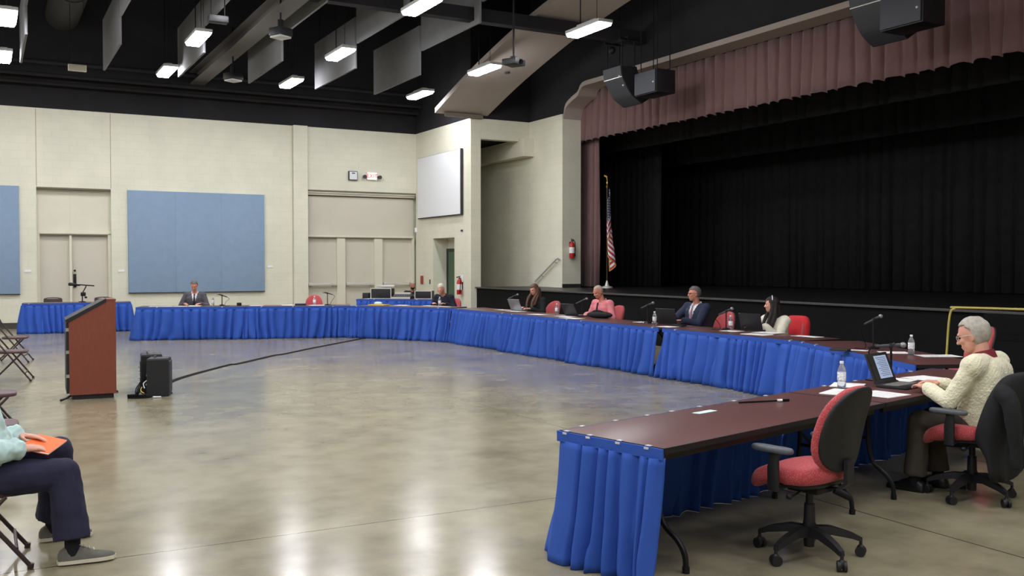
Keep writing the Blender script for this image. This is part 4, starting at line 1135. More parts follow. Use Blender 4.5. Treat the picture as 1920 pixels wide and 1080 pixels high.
b = MB(); b.box((5.15, 22.45, ZT+.035), (.1, .08, .07), bev=.015); tag(b.build('small_box', M['blackplastic']), 'small black box on the back row beside a microphone lead', 'box')
b = MB(); b.box((6.45, 21.95, ZT+.02), (.26, .18, .04), rot=Matrix.Rotation(-.3, 3, 'Z'), bev=.006); tag(b.build('binder', mat('navy_binder', (36, 40, 70), .5)), 'dark binder lying before the empty red chair', 'binder')
# yellow tray with a light cloth
t = thing('snack_tray', 'yellow tray with pale cloth on the corner table left of the white-haired man', 'tray', (8.0, 20.95, ZT), hA)
b = MB(); b.box((0, 0, .014), (.26, .44, .026), bev=.01); b.build('tray', M['yellow'], t)
b = MB(); b.sph((0, -.02, .05), (.07, .11, .04)); b.build('cloth', M['bluepaper'], t)
# notes and a stick at the foreground table
t = thing('microphone_lead', 'thin black lead with a bright plug lying on the foreground table', 'cable')
b = MB(); b.tube(bez([(4.55, 5.03, ZT+.006), (4.72, 4.995, ZT+.006), (4.84, 4.955, ZT+.008)], 6), .006, n=6); b.cyl((4.87, 4.945, ZT+.01), (4.92, 4.93, ZT+.01), .009); b.build('lead', M['cable'], t)
b = MB(); b.cyl((4.835, 4.957, ZT+.01), (4.87, 4.945, ZT+.01), .0095); b.build('plug', M['white'], t)
b = MB(); b.box((5.47, 4.83, ZT+.02), (.09, .05, .036), rot=Matrix.Rotation(.5, 3, 'Z'), bev=.01); tag(b.build('crumpled_wrapper', M['paper']), 'small crumpled white wrapper by the foreground chair back', 'wrapper')

def laptop(lab, x, y, rz, lid='laptop', on=False, open_=1.9):
    """user sits on local +y side, screen faces +y"""
    t = thing('laptop', lab, 'laptop', (x, y, ZT), rz, 'laptops')
    b = MB(); b.box((0, 0, .012), (.35, .24, .02), bev=.005); b.build('base', M['laptop'], t)
    b = MB(); b.box((0, -.01, .0235), (.31, .13, .003)); b.build('keyboard', M['keyboard'], t, ang=0)
    b = MB(); b.box((0, .085, .0232), (.09, .05, .002)); b.build('touchpad', M['darkgrey'], t, ang=0)
    R = Matrix.Rotation(open_-PI/2, 3, 'X'); hz = V((0, -.118, .022))
    b = MB(); b.box(hz+R@V((0, -.006, .125)), (.35, .012, .245), rot=R, bev=.004); ld = b.build('lid', M[lid], t)
    b = MB(); b.box(hz+R@V((0, .0015, .13)), (.31, .003, .195), rot=R); b.build('screen', M['laptop' if not on else 'screen_dim'], ld, ang=0)
    if on:
        b = MB(); b.box(hz+R@V((-.03, .0035, .13)), (.2, .002, .185), rot=R); b.build('document', M['screen_on'], ld, ang=0)
        b = MB()
        for k in range(11): b.box(hz+R@V((-.03-.01*(k % 3), .005, .205-.0145*k)), (.16-.02*(k % 3), .001, .004), rot=R)
        b.build('text_lines', M['textline'], ld, ang=0)
    return t
LA = ang(nN.y*-1, nN.x)  # local +y = nN
def face_rz(n): return ang(n.y, -n.x)   # rz with local +y along n
laptop('open black laptop with a lit document, before the man in the sweater', 6.28, 5.1, face_rz(nN), on=True, open_=1.95)
XN = V((1, 0, 0))
laptop('dark laptop before the man in the navy suit', 9.62, 12.2, face_rz(XN)+.35)
laptop('dark laptop before the woman in the cream blouse', 9.75, 10.42, face_rz(XN)+.3)
laptop('small dark laptop before the man in the pink shirt', 9.58, 14.95, face_rz(XN)+.2, open_=2.1)
laptop('laptop with silver lid before the woman with long brown hair', 9.62, 17.1, face_rz(XN)+.2, lid='laptopsilver', open_=2.0)
t = thing('shoulder_bag', 'soft black bag on the table right of the man in the pink shirt', 'bag', (9.62, 14.25, ZT), .2)
b = MB(); b.sph((0, 0, .055), (.13, .3, .065), n=18); b.sph((.02, .12, .06), (.1, .14, .06)); b.build('body', M['blackcloth'], t)
b = MB(); b.tube(bez([(0, -.2, .08), (-.05, -.05, .13), (-.04, .1, .12), (0, .22, .08)], 6), .012, n=6); b.build('strap', M['blackcloth'], t)
b = MB(); b.box((9.42, 11.75, ZT+.012), (.1, .22, .02), bev=.006); tag(b.build('phone', M['blackplastic']), 'black phone lying before the navy-suit man', 'phone')
b = MB(); b.box((8.3, 7.55, ZT+.012), (.12, .2, .024), rot=Matrix.Rotation(.4, 3, 'Z'), bev=.005); tag(b.build('name_stand', M['darkframe']), 'small dark stand on the corner table left of the tall microphone', 'stand')

# sound equipment
g0 = face_rz(nQ)
def gp(s, d): p = Q0+dQ*s+nQ*d; return p.x, p.y
x, y = gp(.62, .4)
t = thing('equipment_case', 'black open equipment case with silver edges on the sound table', 'equipment case', (x, y, ZT), g0)
b = MB(); b.box((0, .06, .14), (.56, .4, .28), bev=.008); b.build('body', M['blackplastic'], t)
b = MB()
for xx in (-.285, .285): b.box((xx, -.14, .14), (.022, .022, .29))
for zz in (.005, .285): b.box((0, -.14, zz), (.58, .022, .022))
b.build('edge_trim', M['lightmetal'], t, ang=0)
b = MB(); b.box((.05, .2, .34), (.5, .1, .07), bev=.01); b.build('lid_edge', M['lightmetal'], t)
x, y = gp(.17, .4)
b = MB(); b.box((0, 0, .08), (.18, .22, .16), bev=.01); o = tag(b.build('small_speaker', M['blackplastic'], None, (x, y, ZT), g0), 'small black box left of the silver-edged equipment case', 'box')
x, y = gp(1.2, .36)
t = thing('mixing_console', 'grey mixing console between the equipment cases', 'mixer', (x, y, ZT), g0)
b = MB(); b.prism([(-.16, 0), (-.18, .05), (.2, .12), (.2, 0)], lambda p: (-.27, p[0], p[1]), lambda p: (.27, p[0], p[1])); b.build('body', M['darkgrey'], t, ang=0)
b = MB(); b.box((0, -.185, .03), (.54, .02, .05)); b.box((0, .1, .15), (.44, .14, .05)); b.build('front_rail', M['lightmetal'], t, ang=0)
b = MB()
for k in range(10): b.box((-.22+.048*k, 0, .1), (.012, .03, .02))
b.build('fader', M['white'], t, ang=0)
x, y = gp(1.82, .42)
t = thing('equipment_case', 'black case with pale rim beside the white-haired man', 'equipment case', (x, y, ZT), g0)
b = MB(); b.box((0, 0, .11), (.46, .36, .22), bev=.008); b.build('body', M['blackplastic'], t)
b = MB()
for xx in (-.23, .23): b.box((xx, -.18, .11), (.022, .022, .23))
for zz in (.005, .22): b.box((0, -.18, zz), (.48, .022, .022))
b.build('edge_trim', M['lightmetal'], t, ang=0)
# ------------------------------------------------------------------ people
def union(b, voxel, name, m, parent=None, smooth=3, cut=None, lump=0.0, lscale=9.0, keep=None):
    """fuse the overlapping volumes in b into one continuous skin"""
    me = b.mesh(name+'_raw', m, 0)
    o = bpy.data.objects.new(name+'_raw', me); COL.objects.link(o)
    r = o.modifiers.new('r', 'REMESH'); r.mode = 'VOXEL'; r.voxel_size = voxel; r.use_smooth_shade = True
    sm = o.modifiers.new('s', 'SMOOTH'); sm.factor = .5; sm.iterations = smooth
    bpy.context.view_layer.update()
    dg = bpy.context.evaluated_depsgraph_get()
    out = bpy.data.meshes.new_from_object(o.evaluated_get(dg))
    bpy.data.objects.remove(o); bpy.data.meshes.remove(me)
    bm = bmesh.new(); bm.from_mesh(out)
    if lump:
        bm.normal_update()
        for v in bm.verts:
            q = v.co*lscale
            v.co += v.normal*lump*(noise.noise(V((q.x, q.y, q.z*.6)))+.5*noise.noise(q*2.3))
    if cut:
        bmesh.ops.delete(bm, geom=[v for v in bm.verts if cut(v.co)], context='VERTS')
    bm.to_mesh(out); bm.free()
    out.name = name; out.materials.clear(); out.materials.append(m)
    for p in out.polygons: p.use_smooth = True
    o = bpy.data.objects.new(name, out); COL.objects.link(o)
    if parent: o.parent = parent
    return o

def ik(S, W, l1, l2, pole):
    S, W = V(S), V(W); d = W-S; D = min(d.length, l1+l2-.004); dn = d.normalized()
    a = (l1*l1-l2*l2+D*D)/(2*D); h = math.sqrt(max(0, l1*l1-a*a))
    p = V(pole); p = (p-dn*p.dot(dn)).normalized()
    return S+dn*a+p*h, S+dn*D

def hand(b, W, d, n, curl=.5, side=1, s=1.0, fan=.06):
    """palm and five fingers; d = pointing direction, n = palm normal (palm faces n), side: +1 thumb along d x n"""
    d = V(d).normalized(); n = V(n); n = (n-d*n.dot(d)).normalized(); t = d.cross(n)*side   # t points to the thumb side
    W = V(W)
    b.loft([b.ering(W+d*(x*s), t*(w*s), n*(h*s), 12, 2.6) for x, w, h in ((-.02, .026, .02), (.01, .03, .018), (.05, .04, .016), (.085, .041, .014), (.095, .036, .012))])
    for k, (off, ln) in enumerate(((.031, .074), (.0105, .082), (-.0105, .076), (-.031, .06))):
        p = W+d*(.088*s)+t*(off*s); a = curl*(.7+.12*k); dd = (d+t*(off*fan*18)).normalized()
        L = ln*s; r = .0088*s
        for j, (f, rr) in enumerate(((.45, 1.0), (.32, .92), (.26, .82))):
            a2 = a*(.6+.7*j)
            q = p+(dd*math.cos(a2)+n*math.sin(a2))*(L*f)
            b.cap(p, q, r*rr, r*rr*.92, n=8); p = q
    p = W+d*(.022*s)+t*(.03*s)
    v1 = (d*.6+t*.75+n*.3).normalized(); q = p+v1*(.045*s); b.cap(p, q, .0125*s, .0105*s, n=8)
    v2 = (d*.9+t*.2+n*.35).normalized(); b.cap(q, q+v2*(.034*s), .0102*s, .0085*s, n=8)

class Fig:
    """seated figure facing local +x; origin on the floor below the hips"""
    def __init__(f, hz=.52, lean=.1, yaw=0, pitch=.2, roll=0, sc=1.0, bulk=1.0, wr=((.38, .16, .78), (.38, -.16, .78)), elb=(0, 0), knees=None, feet=None, neck=.0, sw=.185, tl=.5, nl=.195):
        f.sc = sc; f.bulk = bulk; f.yaw = yaw
        a = V((math.sin(lean), 0, math.cos(lean))); f.a = a
        f.hip = V((0, 0, hz)); f.fw = V((math.cos(lean), 0, -math.sin(lean)))
        f.tl = tl
        f.sh = [f.hip+a*(tl-.05)+V((0, s*sw, 0)) for s in (1, -1)]
        f.nb = f.hip+a*tl
        na = V((math.sin(lean+.25+neck), 0, math.cos(lean+.25+neck)))
        f.na = na; f.hc = f.nb+na*nl            # head centre
        f.R = Matrix.Rotation(yaw, 3, 'Z')@Matrix.Rotation(pitch, 3, 'Y')@Matrix.Rotation(roll, 3, 'X')
        f.el = []; f.wr = []
        for i, s in enumerate((1, -1)):
            pole = V((-.35, s*.6, -.8)) if not elb[i] else V(elb[i])
            e, w = ik(f.sh[i], wr[i], .295, .265, pole); f.el.append(e); f.wr.append(w)
        f.kn = [V(k) for k in (knees or ((.43, .11, .53), (.43, -.11, .53)))]
        f.ft = [V(k) for k in (feet or ((.4, .11, .09), (.4, -.11, .09)))]
    def H(f, x, y, z): return f.hc+f.R@V((x, y, z))*f.sc
    def torso(f, b, g=0.0, low=-.1, top=.53, n=24):
        k = f.bulk
        prof = ((-.1, .14, .1), (-.06, .165, .12), (0, .178, .128*k), (.08, .17, .128*k), (.16, .165, .125*k), (.26, .175, .122), (.34, .185, .118), (.41, .185, .105), (.455, .16, .088), (.485, .11, .075), (.51, .066, .066), (.54, .056, .058))
        rings = []
        for t, rx, ry in prof:
            if t < low or t > top: continue
            tt = t*f.tl/.5
            c = f.hip+f.a*tt+f.fw*(.012+.03*(k-1)-(.02 if t > .45 else 0))
            rings.append(b.ering(c, V((0, 1, 0))*(rx+g), f.fw*(ry+g), n, 2.4))
        b.loft(rings)
    def arm(f, b, i, g=0.0, end=1.0, g2=None, hand_stub=False):
        s, e, w = f.sh[i], f.el[i], f.wr[i]
        g2 = g if g2 is None else g2
        b.sph(s, .066+g); b.cap(f.nb-f.a*.06, s, .062+g, .06+g)
        b.cap(s, e, .056+g, .043+g); b.cap(e, e+(w-e)*end, .043+g, .029+g2+(1-end)*.012)
    def leg(f, b, i, g=0.0, end=1.0, flare=0.0):
        s = 1 if i == 0 else -1
        h = f.hip+V((.0, s*.095, -.015)); k, a = f.kn[i], f.ft[i]
        b.cap(h, k, .088+g, .06+g, n=16); q = k+(a-k)*end
        if flare: b.sph(k, .058+g); b.cyl(k, q, .06+g, .04+g+flare, n=16)
        else: b.cap(k, q, .058+g, .04+g, n=16)
    def head(f, b):
        s = f.sc; R = f.R; H = f.H
        b.sph(H(-.008, 0, .022), (.1*s, .078*s, .098*s), rot=R, n=20, m=14)
        b.sph(H(.022, 0, -.045), (.072*s, .06*s, .075*s), rot=R, n=16, m=10)
        b.sph(H(.062, 0, -.095), (.026*s, .028*s, .02*s), rot=R)
        b.cap(H(-.0, .045, -.05), H(.05, .026, -.092), .018*s, .014*s); b.cap(H(-.0, -.045, -.05), H(.05, -.026, -.092), .018*s, .014*s)
        b.cap(H(.09, 0, .012), H(.112, 0, -.028), .008*s, .0125*s); b.sph(H(.1, .012, -.031), .009*s); b.sph(H(.1, -.012, -.031), .009*s)
        b.cap(H(.084, .038, .026), H(.084, -.038, .026), .011*s)
        for y in (1, -1):
            b.sph(H(.068, y*.042, -.022), (.024*s, .018*s, .018*s), rot=R)
            b.sph(H(-.008, y*.077, -.008), (.02*s, .008*s, .033*s), rot=R@Matrix.Rotation(y*-.35, 3, 'Z')); b.sph(H(-.002, y*.074, -.03), (.01*s, .007*s, .012*s), rot=R)
        b.cap(H(.088, .018, -.062), H(.088, -.018, -.062), .0075*s); b.cap(H(.086, .014, -.073), H(.086, -.014, -.073), .0075*s)
        b.cap(f.nb-f.a*.03, H(-.025, 0, -.07), .058, .052*s)
    def body(f, voxel, name, m, label, cat, loc, rz, hands=((None), (None)), curl=(.5, .5), pal=None, legs=True):
        b = MB(); f.torso(b, -.012); f.head(b)
        for i in (0, 1):
            f.arm(b, i, -.006)
            d, n = hands[i] or ((f.wr[i]-f.el[i]).normalized()+V((0, 0, -.2)), V((0, 0, -1)))
            hand(b, f.wr[i], d, n, curl[i], side=1 if i == 1 else -1, s=1.02)
            if legs:
                f.leg(b, i, -.014)
        o = union(b, voxel, name, m, smooth=2)
        o.location = loc; o.rotation_euler.z = rz
        tag(o, label, cat, None)
        for y in (1, -1):
            e = MB(); e.sph(f.H(.0805, y*.031, .004), (.0095*f.sc,)*3); eye = e.build('eye', M['eye'], o)
            e = MB(); e.cap(f.H(.09, y*.018, .03), f.H(.08, y*.046, .028), .004, .003, n=6); e.build('eyebrow', f.brow, o)
        f.o = o
        return o
    brow = M['hairsalt']
    def hair(f, m, keep, g=.012, name='hair', sz=(.1, .078, .098), lump=.006):
        s = f.sc; bm = bmesh.new(); bmesh.ops.create_uvsphere(bm, u_segments=36, v_segments=26, radius=1)
        for v in bm.verts: v.co = V((v.co.x*(sz[0]+g)-.01, v.co.y*(sz[1]+g), v.co.z*(sz[2]+g)+.024))
        bmesh.ops.delete(bm, geom=[v for v in bm.verts if not keep(v.co)], context='VERTS')
        bm.normal_update()
        for v in bm.verts:
            v.co += v.normal*lump*noise.noise(v.co*38)
            v.co = f.hc+f.R@v.co*s
        me = bpy.data.meshes.new(name); bm.to_mesh(me); bm.free(); me.materials.append(m)
        for p in me.polygons: p.use_smooth = True
        o = bpy.data.objects.new(name, me); COL.objects.link(o); o.parent = f.o
        so = o.modifiers.new('thick', 'SOLIDIFY'); so.thickness = .014; so.offset = -1
        ss = o.modifiers.new('sub', 'SUBSURF'); ss.levels = 1; ss.render_levels = 1
        return o
    def Hb(f, x, y, z):
        k = min(1, max(0, (-.06-z)/.12)); p = f.H(x, y, z); R2 = Matrix.Rotation(f.yaw*.6, 3, 'Z')
        return p*(1-k)+(f.hc+R2@V((x, y, z))*f.sc)*k
    def top(f, name, m, g=.012, sleeve=1.0, voxel=.011, cut=None, lump=.004, low=-.1, topt=.5, cuff=.006, hunch=0.0, lscale=9.0, smooth=4, ag=0.0):
        b = MB(); f.torso(b, g, low=low, top=topt)
        if hunch:
            p0 = f.hip+f.a*(f.tl-.1)-f.fw*.05; p1 = f.hip+f.a*.2-f.fw*.04
            for y in (-.09, 0, .09): b.cap(p0+V((0, y, -abs(y)*.2)), p1+V((0, y, 0)), hunch, hunch*1.0)
            b.cap(f.sh[0]-f.fw*.02, f.sh[1]-f.fw*.02, hunch*.8)
            for i in (0, 1): b.cap(f.nb-f.a*.03, f.sh[i]-f.a*.02, hunch*.66, hunch*.75)
        for i in (0, 1): f.arm(b, i, g-ag, end=sleeve*.96, g2=g+cuff-ag)
        return union(b, voxel, name, m, f.o, smooth=smooth, lump=lump, cut=cut, lscale=lscale)
    def legs(f, m, g=.012, voxel=.012, lump=.004, flare=.022, name='trousers', end=.93):
        b = MB()
        b.loft([b.ering(f.hip+f.a*t, V((0, rx+.008, 0)), V((ry+.008, 0, 0)), 20, 2.4) for t, rx, ry in ((-.1, .15, .11), (-.05, .175, .125), (.02, .18, .13), (.07, .172, .13))])
        for i in (0, 1): f.leg(b, i, g, end=end, flare=flare)
        return union(b, voxel, name, m, f.o, smooth=4, lump=lump)
    def shoes(f, m, ms, yaw=(0, 0), L=.29):
        for i in (0, 1):
            a = f.ft[i]; c, s = math.cos(yaw[i]), math.sin(yaw[i]); d = V((c, s, 0)); n = V((-s, c, 0))
            z0 = a.z-.09; k = L/.29
            b = MB(); rr = []
            for x, w, h in ((-.075, .022, .055), (-.065, .032, .075), (-.03, .038, .1), (.02, .04, .1), (.07, .043, .078), (.12, .048, .056), (.17, .046, .046), (.2, .034, .038), (.215, .016, .028)):
                p = V((a.x, a.y, z0))+d*x*k
                rr.append([p+n*(w*math.cos(t)*(1 if math.sin(t) > 0 else 1.02))+V((0, 0, .016+max(0, math.sin(t))**.8*(h-.016) if math.sin(t) > 0 else .016)) for t in [2*PI*j/18 for j in range(18)]])
            b.loft(rr); sh = b.build('shoe', m, f.o, ang=60)
            b = MB(); rr = []
            for z in (0, .02):
                rr.append([V((a.x, a.y, z0))+d*(x*k)+n*w+V((0, 0, z)) for x, w in ((-.08, 0), (-.072, .03), (-.03, .04), (.02, .042), (.07, .046), (.12, .051), (.17, .049), (.205, .036), (.222, 0), (.205, -.036), (.17, -.049), (.12, -.051), (.07, -.046), (.02, -.042), (-.03, -.04), (-.072, -.03))])
            b.loft(rr); b.build('sole', ms, sh, ang=40)
            b = MB()
            for q in range(4):
                x = .035+.024*q; p = V((a.x, a.y, z0+.1-.012*q))+d*x*k; b.cap(p-n*.02, p+n*.02, .0035, n=6)
            b.build('lace', ms if ms is M['sole'] else m, sh)
            b = MB(); b.cap(a+V((0, 0, -.03)), a+V((0, 0, .09)), .042, .043); b.build('sock', M['sock'], f.o)

def short_keep(x0=.035, zf=.075, zs=.02, nape=-.055):
    def k(c):
        if c.x > x0: return c.z > zf
        if c.x > -.005: return c.z > zs+(zf-zs)*max(0, (c.x+.005)/(x0+.005))
        return c.z > nape
    return k
def vneck(f, w=.085, depth=.26):
    """front opening of a jacket"""
    def c(p):
        q = p-f.hip; t = q.dot(f.a); fx = q.dot(f.fw)
        lim = w*(t/f.tl-(1-depth/f.tl))/(depth/f.tl)
        return fx > .02 and t > f.tl-depth and abs(p.y) < max(.012, lim)
    return c
def tie(f, m, ln=.36, out=.017):
    b = MB(); rings = []
    for t, w in ((.5, .014), (.475, .018), (.46, .012), (.34, .026), (.2, .034), (.14, .034), (.11, .004)):
        tt = t*f.tl/.5
        ry = .066 if t > .49 else .08 if t > .47 else .09 if t > .45 else .118+.02*(f.bulk-1)
        p = f.hip+f.a*tt+f.fw*(ry+out+.012+.03*(f.bulk-1)-(.02 if t > .45 else 0)+.004)
        rings.append([p+V((0, -w, 0)), p+V((0, w, 0)), p+V((0, w*.8, 0))+f.fw*.012, p+V((0, -w*.8, 0))+f.fw*.012])
    b.loft(rings); b.build('tie', m, f.o)
def collar(f, m, r=.068, h=.04, name='collar', open_=.6, tilt=.02):
    b = MB(); rr = []; n = 26
    for i in range(n+1):
        t = open_*.5+(2*PI-open_)*i/n
        ax = (f.a+f.na).normalized(); fx = V((ax.z, 0, -ax.x)); c = f.nb-f.a*.012-f.fw*.008
        d = fx*math.cos(t)+V((0, 1, 0))*math.sin(t)
        lo = c+d*(r+.014)-ax*(.012+.022*max(0, math.cos(t))); hi = c+d*(r)+ax*(h-.02*max(0, math.cos(t)))
        rr.append([lo, lo+d*.008, hi+d*.01, hi])
    b.loft(rr); return b.build(name, m, f.o, ang=60)
def glasses(f, m=None):
    b = MB()
    for y in (1, -1):
        pts = [f.H(.098, y*.034+.021*math.cos(t), .004+.016*math.sin(t)) for t in [2*PI*j/14 for j in range(15)]]
        b.tube(pts, .0022, n=6); b.tube([f.H(.096, y*.055, .01), f.H(.05, y*.079, .012), f.H(-.012, y*.083, .006), f.H(-.03, y*.08, -.012)], .0022, n=6)
    b.tube([f.H(.1, .013, .008), f.H(.106, 0, .011), f.H(.1, -.013, .008)], .0022, n=6)
    b.build('glasses', m or M['blackplastic'], f.o)
def cuffs(f, m, g=.012, which=(0, 1)):
    for i in which:
        d = (f.wr[i]-f.el[i]).normalized(); p = f.wr[i]-d*.02
        b = MB(); b.cyl(p-d*.02, p+d*.018, .031+g, .032+g, n=14); b.build('cuff', m, f.o)
def locks(f, m, paths, name='hair_length'):
    b = MB()
    for pts, rs in paths:
        P = bez([f.Hb(*p) for p in pts], 6); n = len(P)
        rad = [rs[0]+(rs[1]-rs[0])*i/(n-1) for i in range(n)]
        b.tube(P, rad, n=10)
    return union(b, .009, name, m, f.o, smooth=2, lump=.005, lscale=30)

# --- man in the grey suit, back row
fA = ang(-nH.x, -nH.y)
f = Fig(lean=.22, pitch=.45, wr=((.4, .17, .775), (.36, -.2, .775)), hz=.53, sc=.95); f.brow = M['hairsalt']
f.body(.009, 'person', M['skinr'], 'man in a grey suit and dark tie looking down at his papers', 'person', (4.36, 23.42, 0), fA)
f.hair(M['hairsalt'], short_keep(.05, .085, .03)); f.top('shirt', M['whiteshirt'], .004, sleeve=.9, voxel=.013, lump=0)
f.top('jacket', M['greysuit'], .016, cut=vneck(f, .058, .28), lump=.005); collar(f, M['whiteshirt']); tie(f, M['darktie']); cuffs(f, M['whiteshirt']); f.legs(M['darkpants']); f.shoes(M['shoek'], M['shoek'])
# --- person behind the sound equipment
f = Fig(lean=.15, pitch=.3, yaw=.35, hz=.44, wr=((.36, .14, .78), (.34, -.16, .78)), tl=.48); f.brow = M['hairg']
f.body(.01, 'person', M['skint'], 'person with short grey hair and dark mask behind the sound equipment', 'person', (10.74, 25.42, 0), ang(-.48, -.876))
f.hair(M['hairg'], short_keep(.05, .07, .0)); f.top('sweater', M['blackcloth'], .018); f.legs(M['darkpants']); f.shoes(M['shoek'], M['shoek'])
b = MB(); b.sph(f.H(.06, 0, -.055), (.058, .062, .045), rot=f.R); b.build('face_mask', M['blackcloth'], f.o)
# --- white-haired man writing
f = Fig(lean=.4, pitch=.5, hz=.5, wr=((.42, .2, .775), (.46, -.12, .775)), bulk=1.15, sc=1.02); f.brow = M['hairw']
f.body(.009, 'person', M['skin'], 'white-haired man in a black sweater bent over writing at the corner table', 'person', (9.56, 20.52, 0), hA)
f.hair(M['hairw'], short_keep(.045, .078, .02), g=.009); f.top('sweater', M['blacksweater'], .022, sleeve=.97); f.legs(M['darkpants']); f.shoes(M['shoek'], M['shoek']); collar(f, M['maroon'], .07, .03)
cuffs(f, M['maroon'], .014)
# --- woman with long brown hair
f = Fig(lean=.16, pitch=.35, yaw=.0, hz=.5, wr=((.38, .14, .78), (.36, -.12, .79)), sw=.165, sc=.9); f.brow = M['hairb']
f.body(.009, 'person', M['skin'], 'woman with long brown hair in a dark green top looking down', 'person', (10.12, 17.22, 0), PI+.25)
f.hair(M['hairbl'], lambda c: (c.z > .075 if c.x > .05 else (c.z > .02 if c.x > .03 else True)), g=.018)
locks(f, M['hairbl'], [(((-.02, s*.085, .03), (.02, s*.09, -.08), (.085, s*.095, -.2), (.14, s*.085, -.3), (.15, s*.08, -.42)), (.034, .028)) for s in (1, -1)]+[(((-.05, s*.085, .03), (-.02, s*.1, -.1), (.04, s*.12, -.22), (.1, s*.115, -.36)), (.034, .026)) for s in (1, -1)]+[(((-.08, y, .0), (-.1, y, -.12), (-.1, y*1.2, -.25), (-.1, y*1.3, -.34)), (.05, .04)) for y in (-.05, 0, .05)])
f.top('top', M['darkgreen'], .014, sleeve=.97); f.legs(M['darkpants']); f.shoes(M['shoek'], M['shoek'])
# --- man in the pink shirt
f = Fig(lean=.24, pitch=.42, hz=.53, wr=((.36, .22, .8), (.4, -.1, .78)), bulk=1.3, sc=.96, yaw=-.05, sw=.2); f.brow = M['hairg']
f.body(.009, 'person', M['skinr'], 'bald man in a pink shirt and dark tie looking down at the table', 'person', (10.1, 14.72, 0), PI+.1)
f.hair(M['hairstub'], short_keep(.02, .09, .015), g=.004, lump=.002); f.top('shirt', M['pinkshirt'], .02, sleeve=.86, lump=.009, cuff=.012); collar(f, M['pinkshirt'], .07, .035); tie(f, M['darktie'], out=.03); f.legs(M['darkpants']); f.shoes(M['shoek'], M['shoek'])
# --- man in the navy suit
f = Fig(lean=.08, pitch=.02, yaw=-.42, hz=.55, wr=((.4, .02, .8), (.46, -.24, .86)), sc=.95, bulk=1.15, sw=.2, nl=.18); f.brow = M['hairsalt']
f.body(.009, 'person', M['skinr'], 'man in a navy suit with glasses and grey hair turned to the left', 'person', (10.14, 12.17, 0), PI+.12)
f.hair(M['hairsalt'], short_keep(.045, .075, .025), g=.014); glasses(f)
f.top('shirt', M['whiteshirt'], .004, sleeve=.9, voxel=.013, lump=0); f.top('jacket', M['navysuit'], .018, cut=vneck(f, .07, .3), lump=.005, sleeve=.95); collar(f, M['whiteshirt']); tie(f, M['mauvetie']); cuffs(f, M['whiteshirt'], .012); f.legs(M['darkpants']); f.shoes(M['shoek'], M['shoek'])
# --- woman in the cream blouse
f = Fig(lean=.12, pitch=.02, yaw=-.85, hz=.46, wr=((.36, .05, .79), (.4, -.2, .78)), sw=.175, sc=.9, tl=.47); f.brow = M['hairk']
f.body(.009, 'person', M['skin'], 'woman with long dark hair in a cream blouse, head turned away', 'person', (10.14, 10.4, 0), PI+.1)
f.hair(M['hairk'], lambda c: (c.z > .07 if c.x > .05 else (c.z > .03 if c.x > .035 else True)), g=.02)
locks(f, M['hairk'], [(((-.02, s*.085, .03), (.0, s*.09, -.08), (.06, s*.095, -.2), (.11, s*.085, -.34), (.12, s*.07, -.44)), (.036, .024)) for s in (1, -1)]+[(((-.05, s*.08, .03), (-.04, s*.1, -.1), (.0, s*.12, -.22), (.06, s*.12, -.38)), (.038, .028)) for s in (1, -1)]+[(((-.08, y, .0), (-.1, y, -.12), (-.1, y, -.25), (-.09, y*.8, -.36)), (.05, .035)) for y in (-.05, 0, .05)])
b = MB(); b.tube([f.H(-.01+.0*t, .1*math.sin(t), .024+.122*math.cos(t)) for t in [(-1.1+2.2*k/12) for k in range(13)]], .007, n=8); b.build('headband', M['white'], f.o)
f.top('blouse', M['creamtop'], .02, sleeve=.9, lump=.008, cuff=.03); f.legs(M['darkpants']); f.shoes(M['shoek'], M['shoek'])

# --- man in the cream cable-knit sweater
f = Fig(lean=.2, pitch=.3, yaw=.12, hz=.53, wr=((.42, .16, .79), (.44, -.1, .8)), bulk=1.4, sc=1.06, knees=((.5, .12, .53), (.52, -.14, .53)), feet=((.52, .13, .09), (.46, -.13, .09)), neck=-.1, sw=.2, nl=.17)
f.brow = M['hairw']
f.body(.007, 'person', M['skin'], 'grey-haired man in a cream cable-knit sweater typing on a laptop', 'person', (6.34, 4.34, 0), fN, curl=(.45, .45))
f.hair(M['hairg'], short_keep(.045, .082, .03, -.07), g=.011); glasses(f, M['metal'])
f.top('sweater', M['knit'], .026, sleeve=.96, voxel=.009, lump=.008, low=-.1, cuff=.008, hunch=.115, smooth=8, ag=.01); collar(f, M['maroon'], .078, .06, open_=.5)
b = MB()
for i in (0, 1):
    d = (f.wr[i]-f.el[i]).normalized(); p = f.wr[i]-d*.045
    q = MB(); q.lathe([(.05, -.02), (.054, 0), (.05, .022)], n=16); mm = q.build('cuff', M['knit'], f.o); mm.matrix_local = Matrix.Translation(p)@d.to_track_quat('Z', 'Y').to_matrix().to_4x4()
b.bm.free()
f.legs(M['olive'], .016, lump=.007, flare=.03); f.shoes(M['shoek'], M['shoek'])

# --- cropped man on the folding chair in the left foreground
f = Fig(lean=-.16, pitch=.25, hz=.51, wr=((.2, .1, .70), (.19, -.15, .665)), bulk=1.15, sc=1.04, knees=((.41, .2, .575), (.42, -.16, .505)), feet=((.38, .32, .1), (.45, -.24, .1)), elb=((-.6, .5, -.6), (-.6, -.5, -.6)))
f.brow = M['hairsalt']
f.body(.006, 'person', M['skin'], 'man in pale teal shirt and navy trousers holding an orange folder, cropped by left edge', 'person', (-.03, 6.17, 0), 0,
       hands=((V((1, -.5, -.1)), V((0, -.2, -1))), (V((1, .35, -.05)), V((0, .2, -1)))), curl=(.35, .45))
f.hair(M['hairsalt'], short_keep(.05, .08, .02))
f.top('shirt', M['teal'], .024, sleeve=.93, voxel=.009, lump=.017, cuff=.01, lscale=15, smooth=3); collar(f, M['teal'], .07, .035)
cuffs(f, M['teal'], .02)
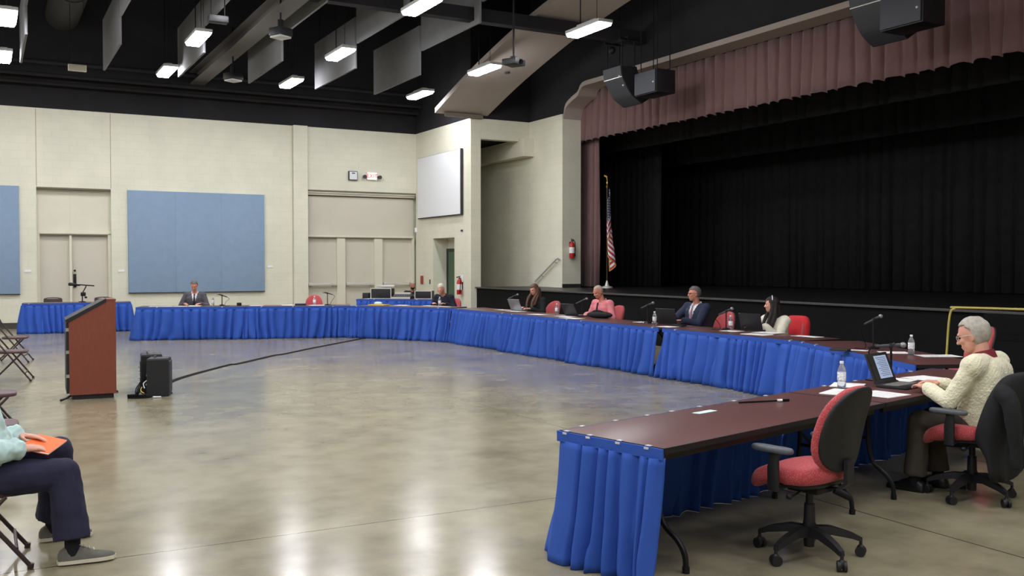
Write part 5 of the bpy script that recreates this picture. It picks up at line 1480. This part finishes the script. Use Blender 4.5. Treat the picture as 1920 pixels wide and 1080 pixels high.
f.legs(M['navypants'], .026, voxel=.009, lump=.009, flare=.036, end=.9); f.shoes(M['shoeg'], M['sole'], yaw=(.05, -.02), L=.3)
t = thing('folder', 'orange paper folder held on the lap of the cropped man at left', 'folder', (.285, 6.15, .655), .0)
RF = Matrix.Rotation(.2, 3, 'X')@Matrix.Rotation(.16, 3, 'Y')@Matrix.Rotation(-.45, 3, 'Z')
b = MB(); b.box((0, 0, 0), (.17, .26, .004), rot=RF); b.box(RF@V((.002, .004, .006)), (.166, .256, .003), rot=RF); b.build('cover', M['orange'], t, ang=0)
b = MB(); b.box(RF@V((.004, -.004, .0035)), (.164, .254, .003), rot=RF); b.build('page', M['paper'], t, ang=0)

# --- coats over chair backs
def coat(name, lab, loc, rz, m, z0=.18, w=.27, top=1.05, xb=-.29, seed=1, dp=.1, sleeves=True):
    """hangs over a task chair's backrest, local frame as the chair"""
    t = thing(name, lab, 'coat', loc, rz)
    b = MB(); rr = []
    for z, dx, rx, k in ((top+.012, 0, .02, .45), (top, 0, .05, .72), (top-.06, 0, .085, .93), (top-.2, .01, .11, 1.0), (.56, .012, .115, 1.02), (.46, .015, .11, 1.03), (.39, -.03, .06, 1.02), (.3, -.05, .04, 1.03), (z0, -.06, .036, 1.06)):
        if z < z0: continue
        cx = -.2-max(0, z-.41)/.5*.12+.012+dx
        r = []
        for j in range(36):
            t_ = 2*PI*j/36; c_, s_ = math.cos(t_), math.sin(t_)
            fold = .014*math.sin(t_*7+seed+z*2)*(1-abs(s_)*.5)*min(1, (top-z)*4)
            r.append(V((cx+math.copysign(abs(c_)**.8, c_)*(rx+fold), math.copysign(abs(s_)**.8, s_)*w*k+.3*fold, z+(.03*math.sin(t_*3+seed) if z == z0 else 0))))
        rr.append(r)
    b.loft(rr); o = b.build('body', m, t, ang=80)
    ss = o.modifiers.new('sub', 'SUBSURF'); ss.levels = 1; ss.render_levels = 2
    if sleeves:
        for s in (-1, 1):
            b = MB(); P = bez([(xb+.02, s*(w-.06), top-.1), (xb-.07, s*(w-.02), .76), (xb-.1, s*(w-.02), .55), (xb-.1, s*(w-.04), z0+.14)], 6)
            b.tube(P, [.07-.03*k/(len(P)-1) for k in range(len(P))], n=12); union(b, .014, 'sleeve', m, t, smooth=2, lump=.01)
    return t
coat('coat', 'long black coat hanging over the chair of the man in the sweater', (6.27, 4.47, 0), fN, M['blackcloth'], z0=.17, w=.3, top=.925, seed=2)
coat('jacket', 'bright red jacket over the chair of the woman in the cream blouse', (10.2, 10.33, 0), PI+.1, M['redcloth'], z0=.5, w=.235, top=.93, seed=5, sleeves=False)
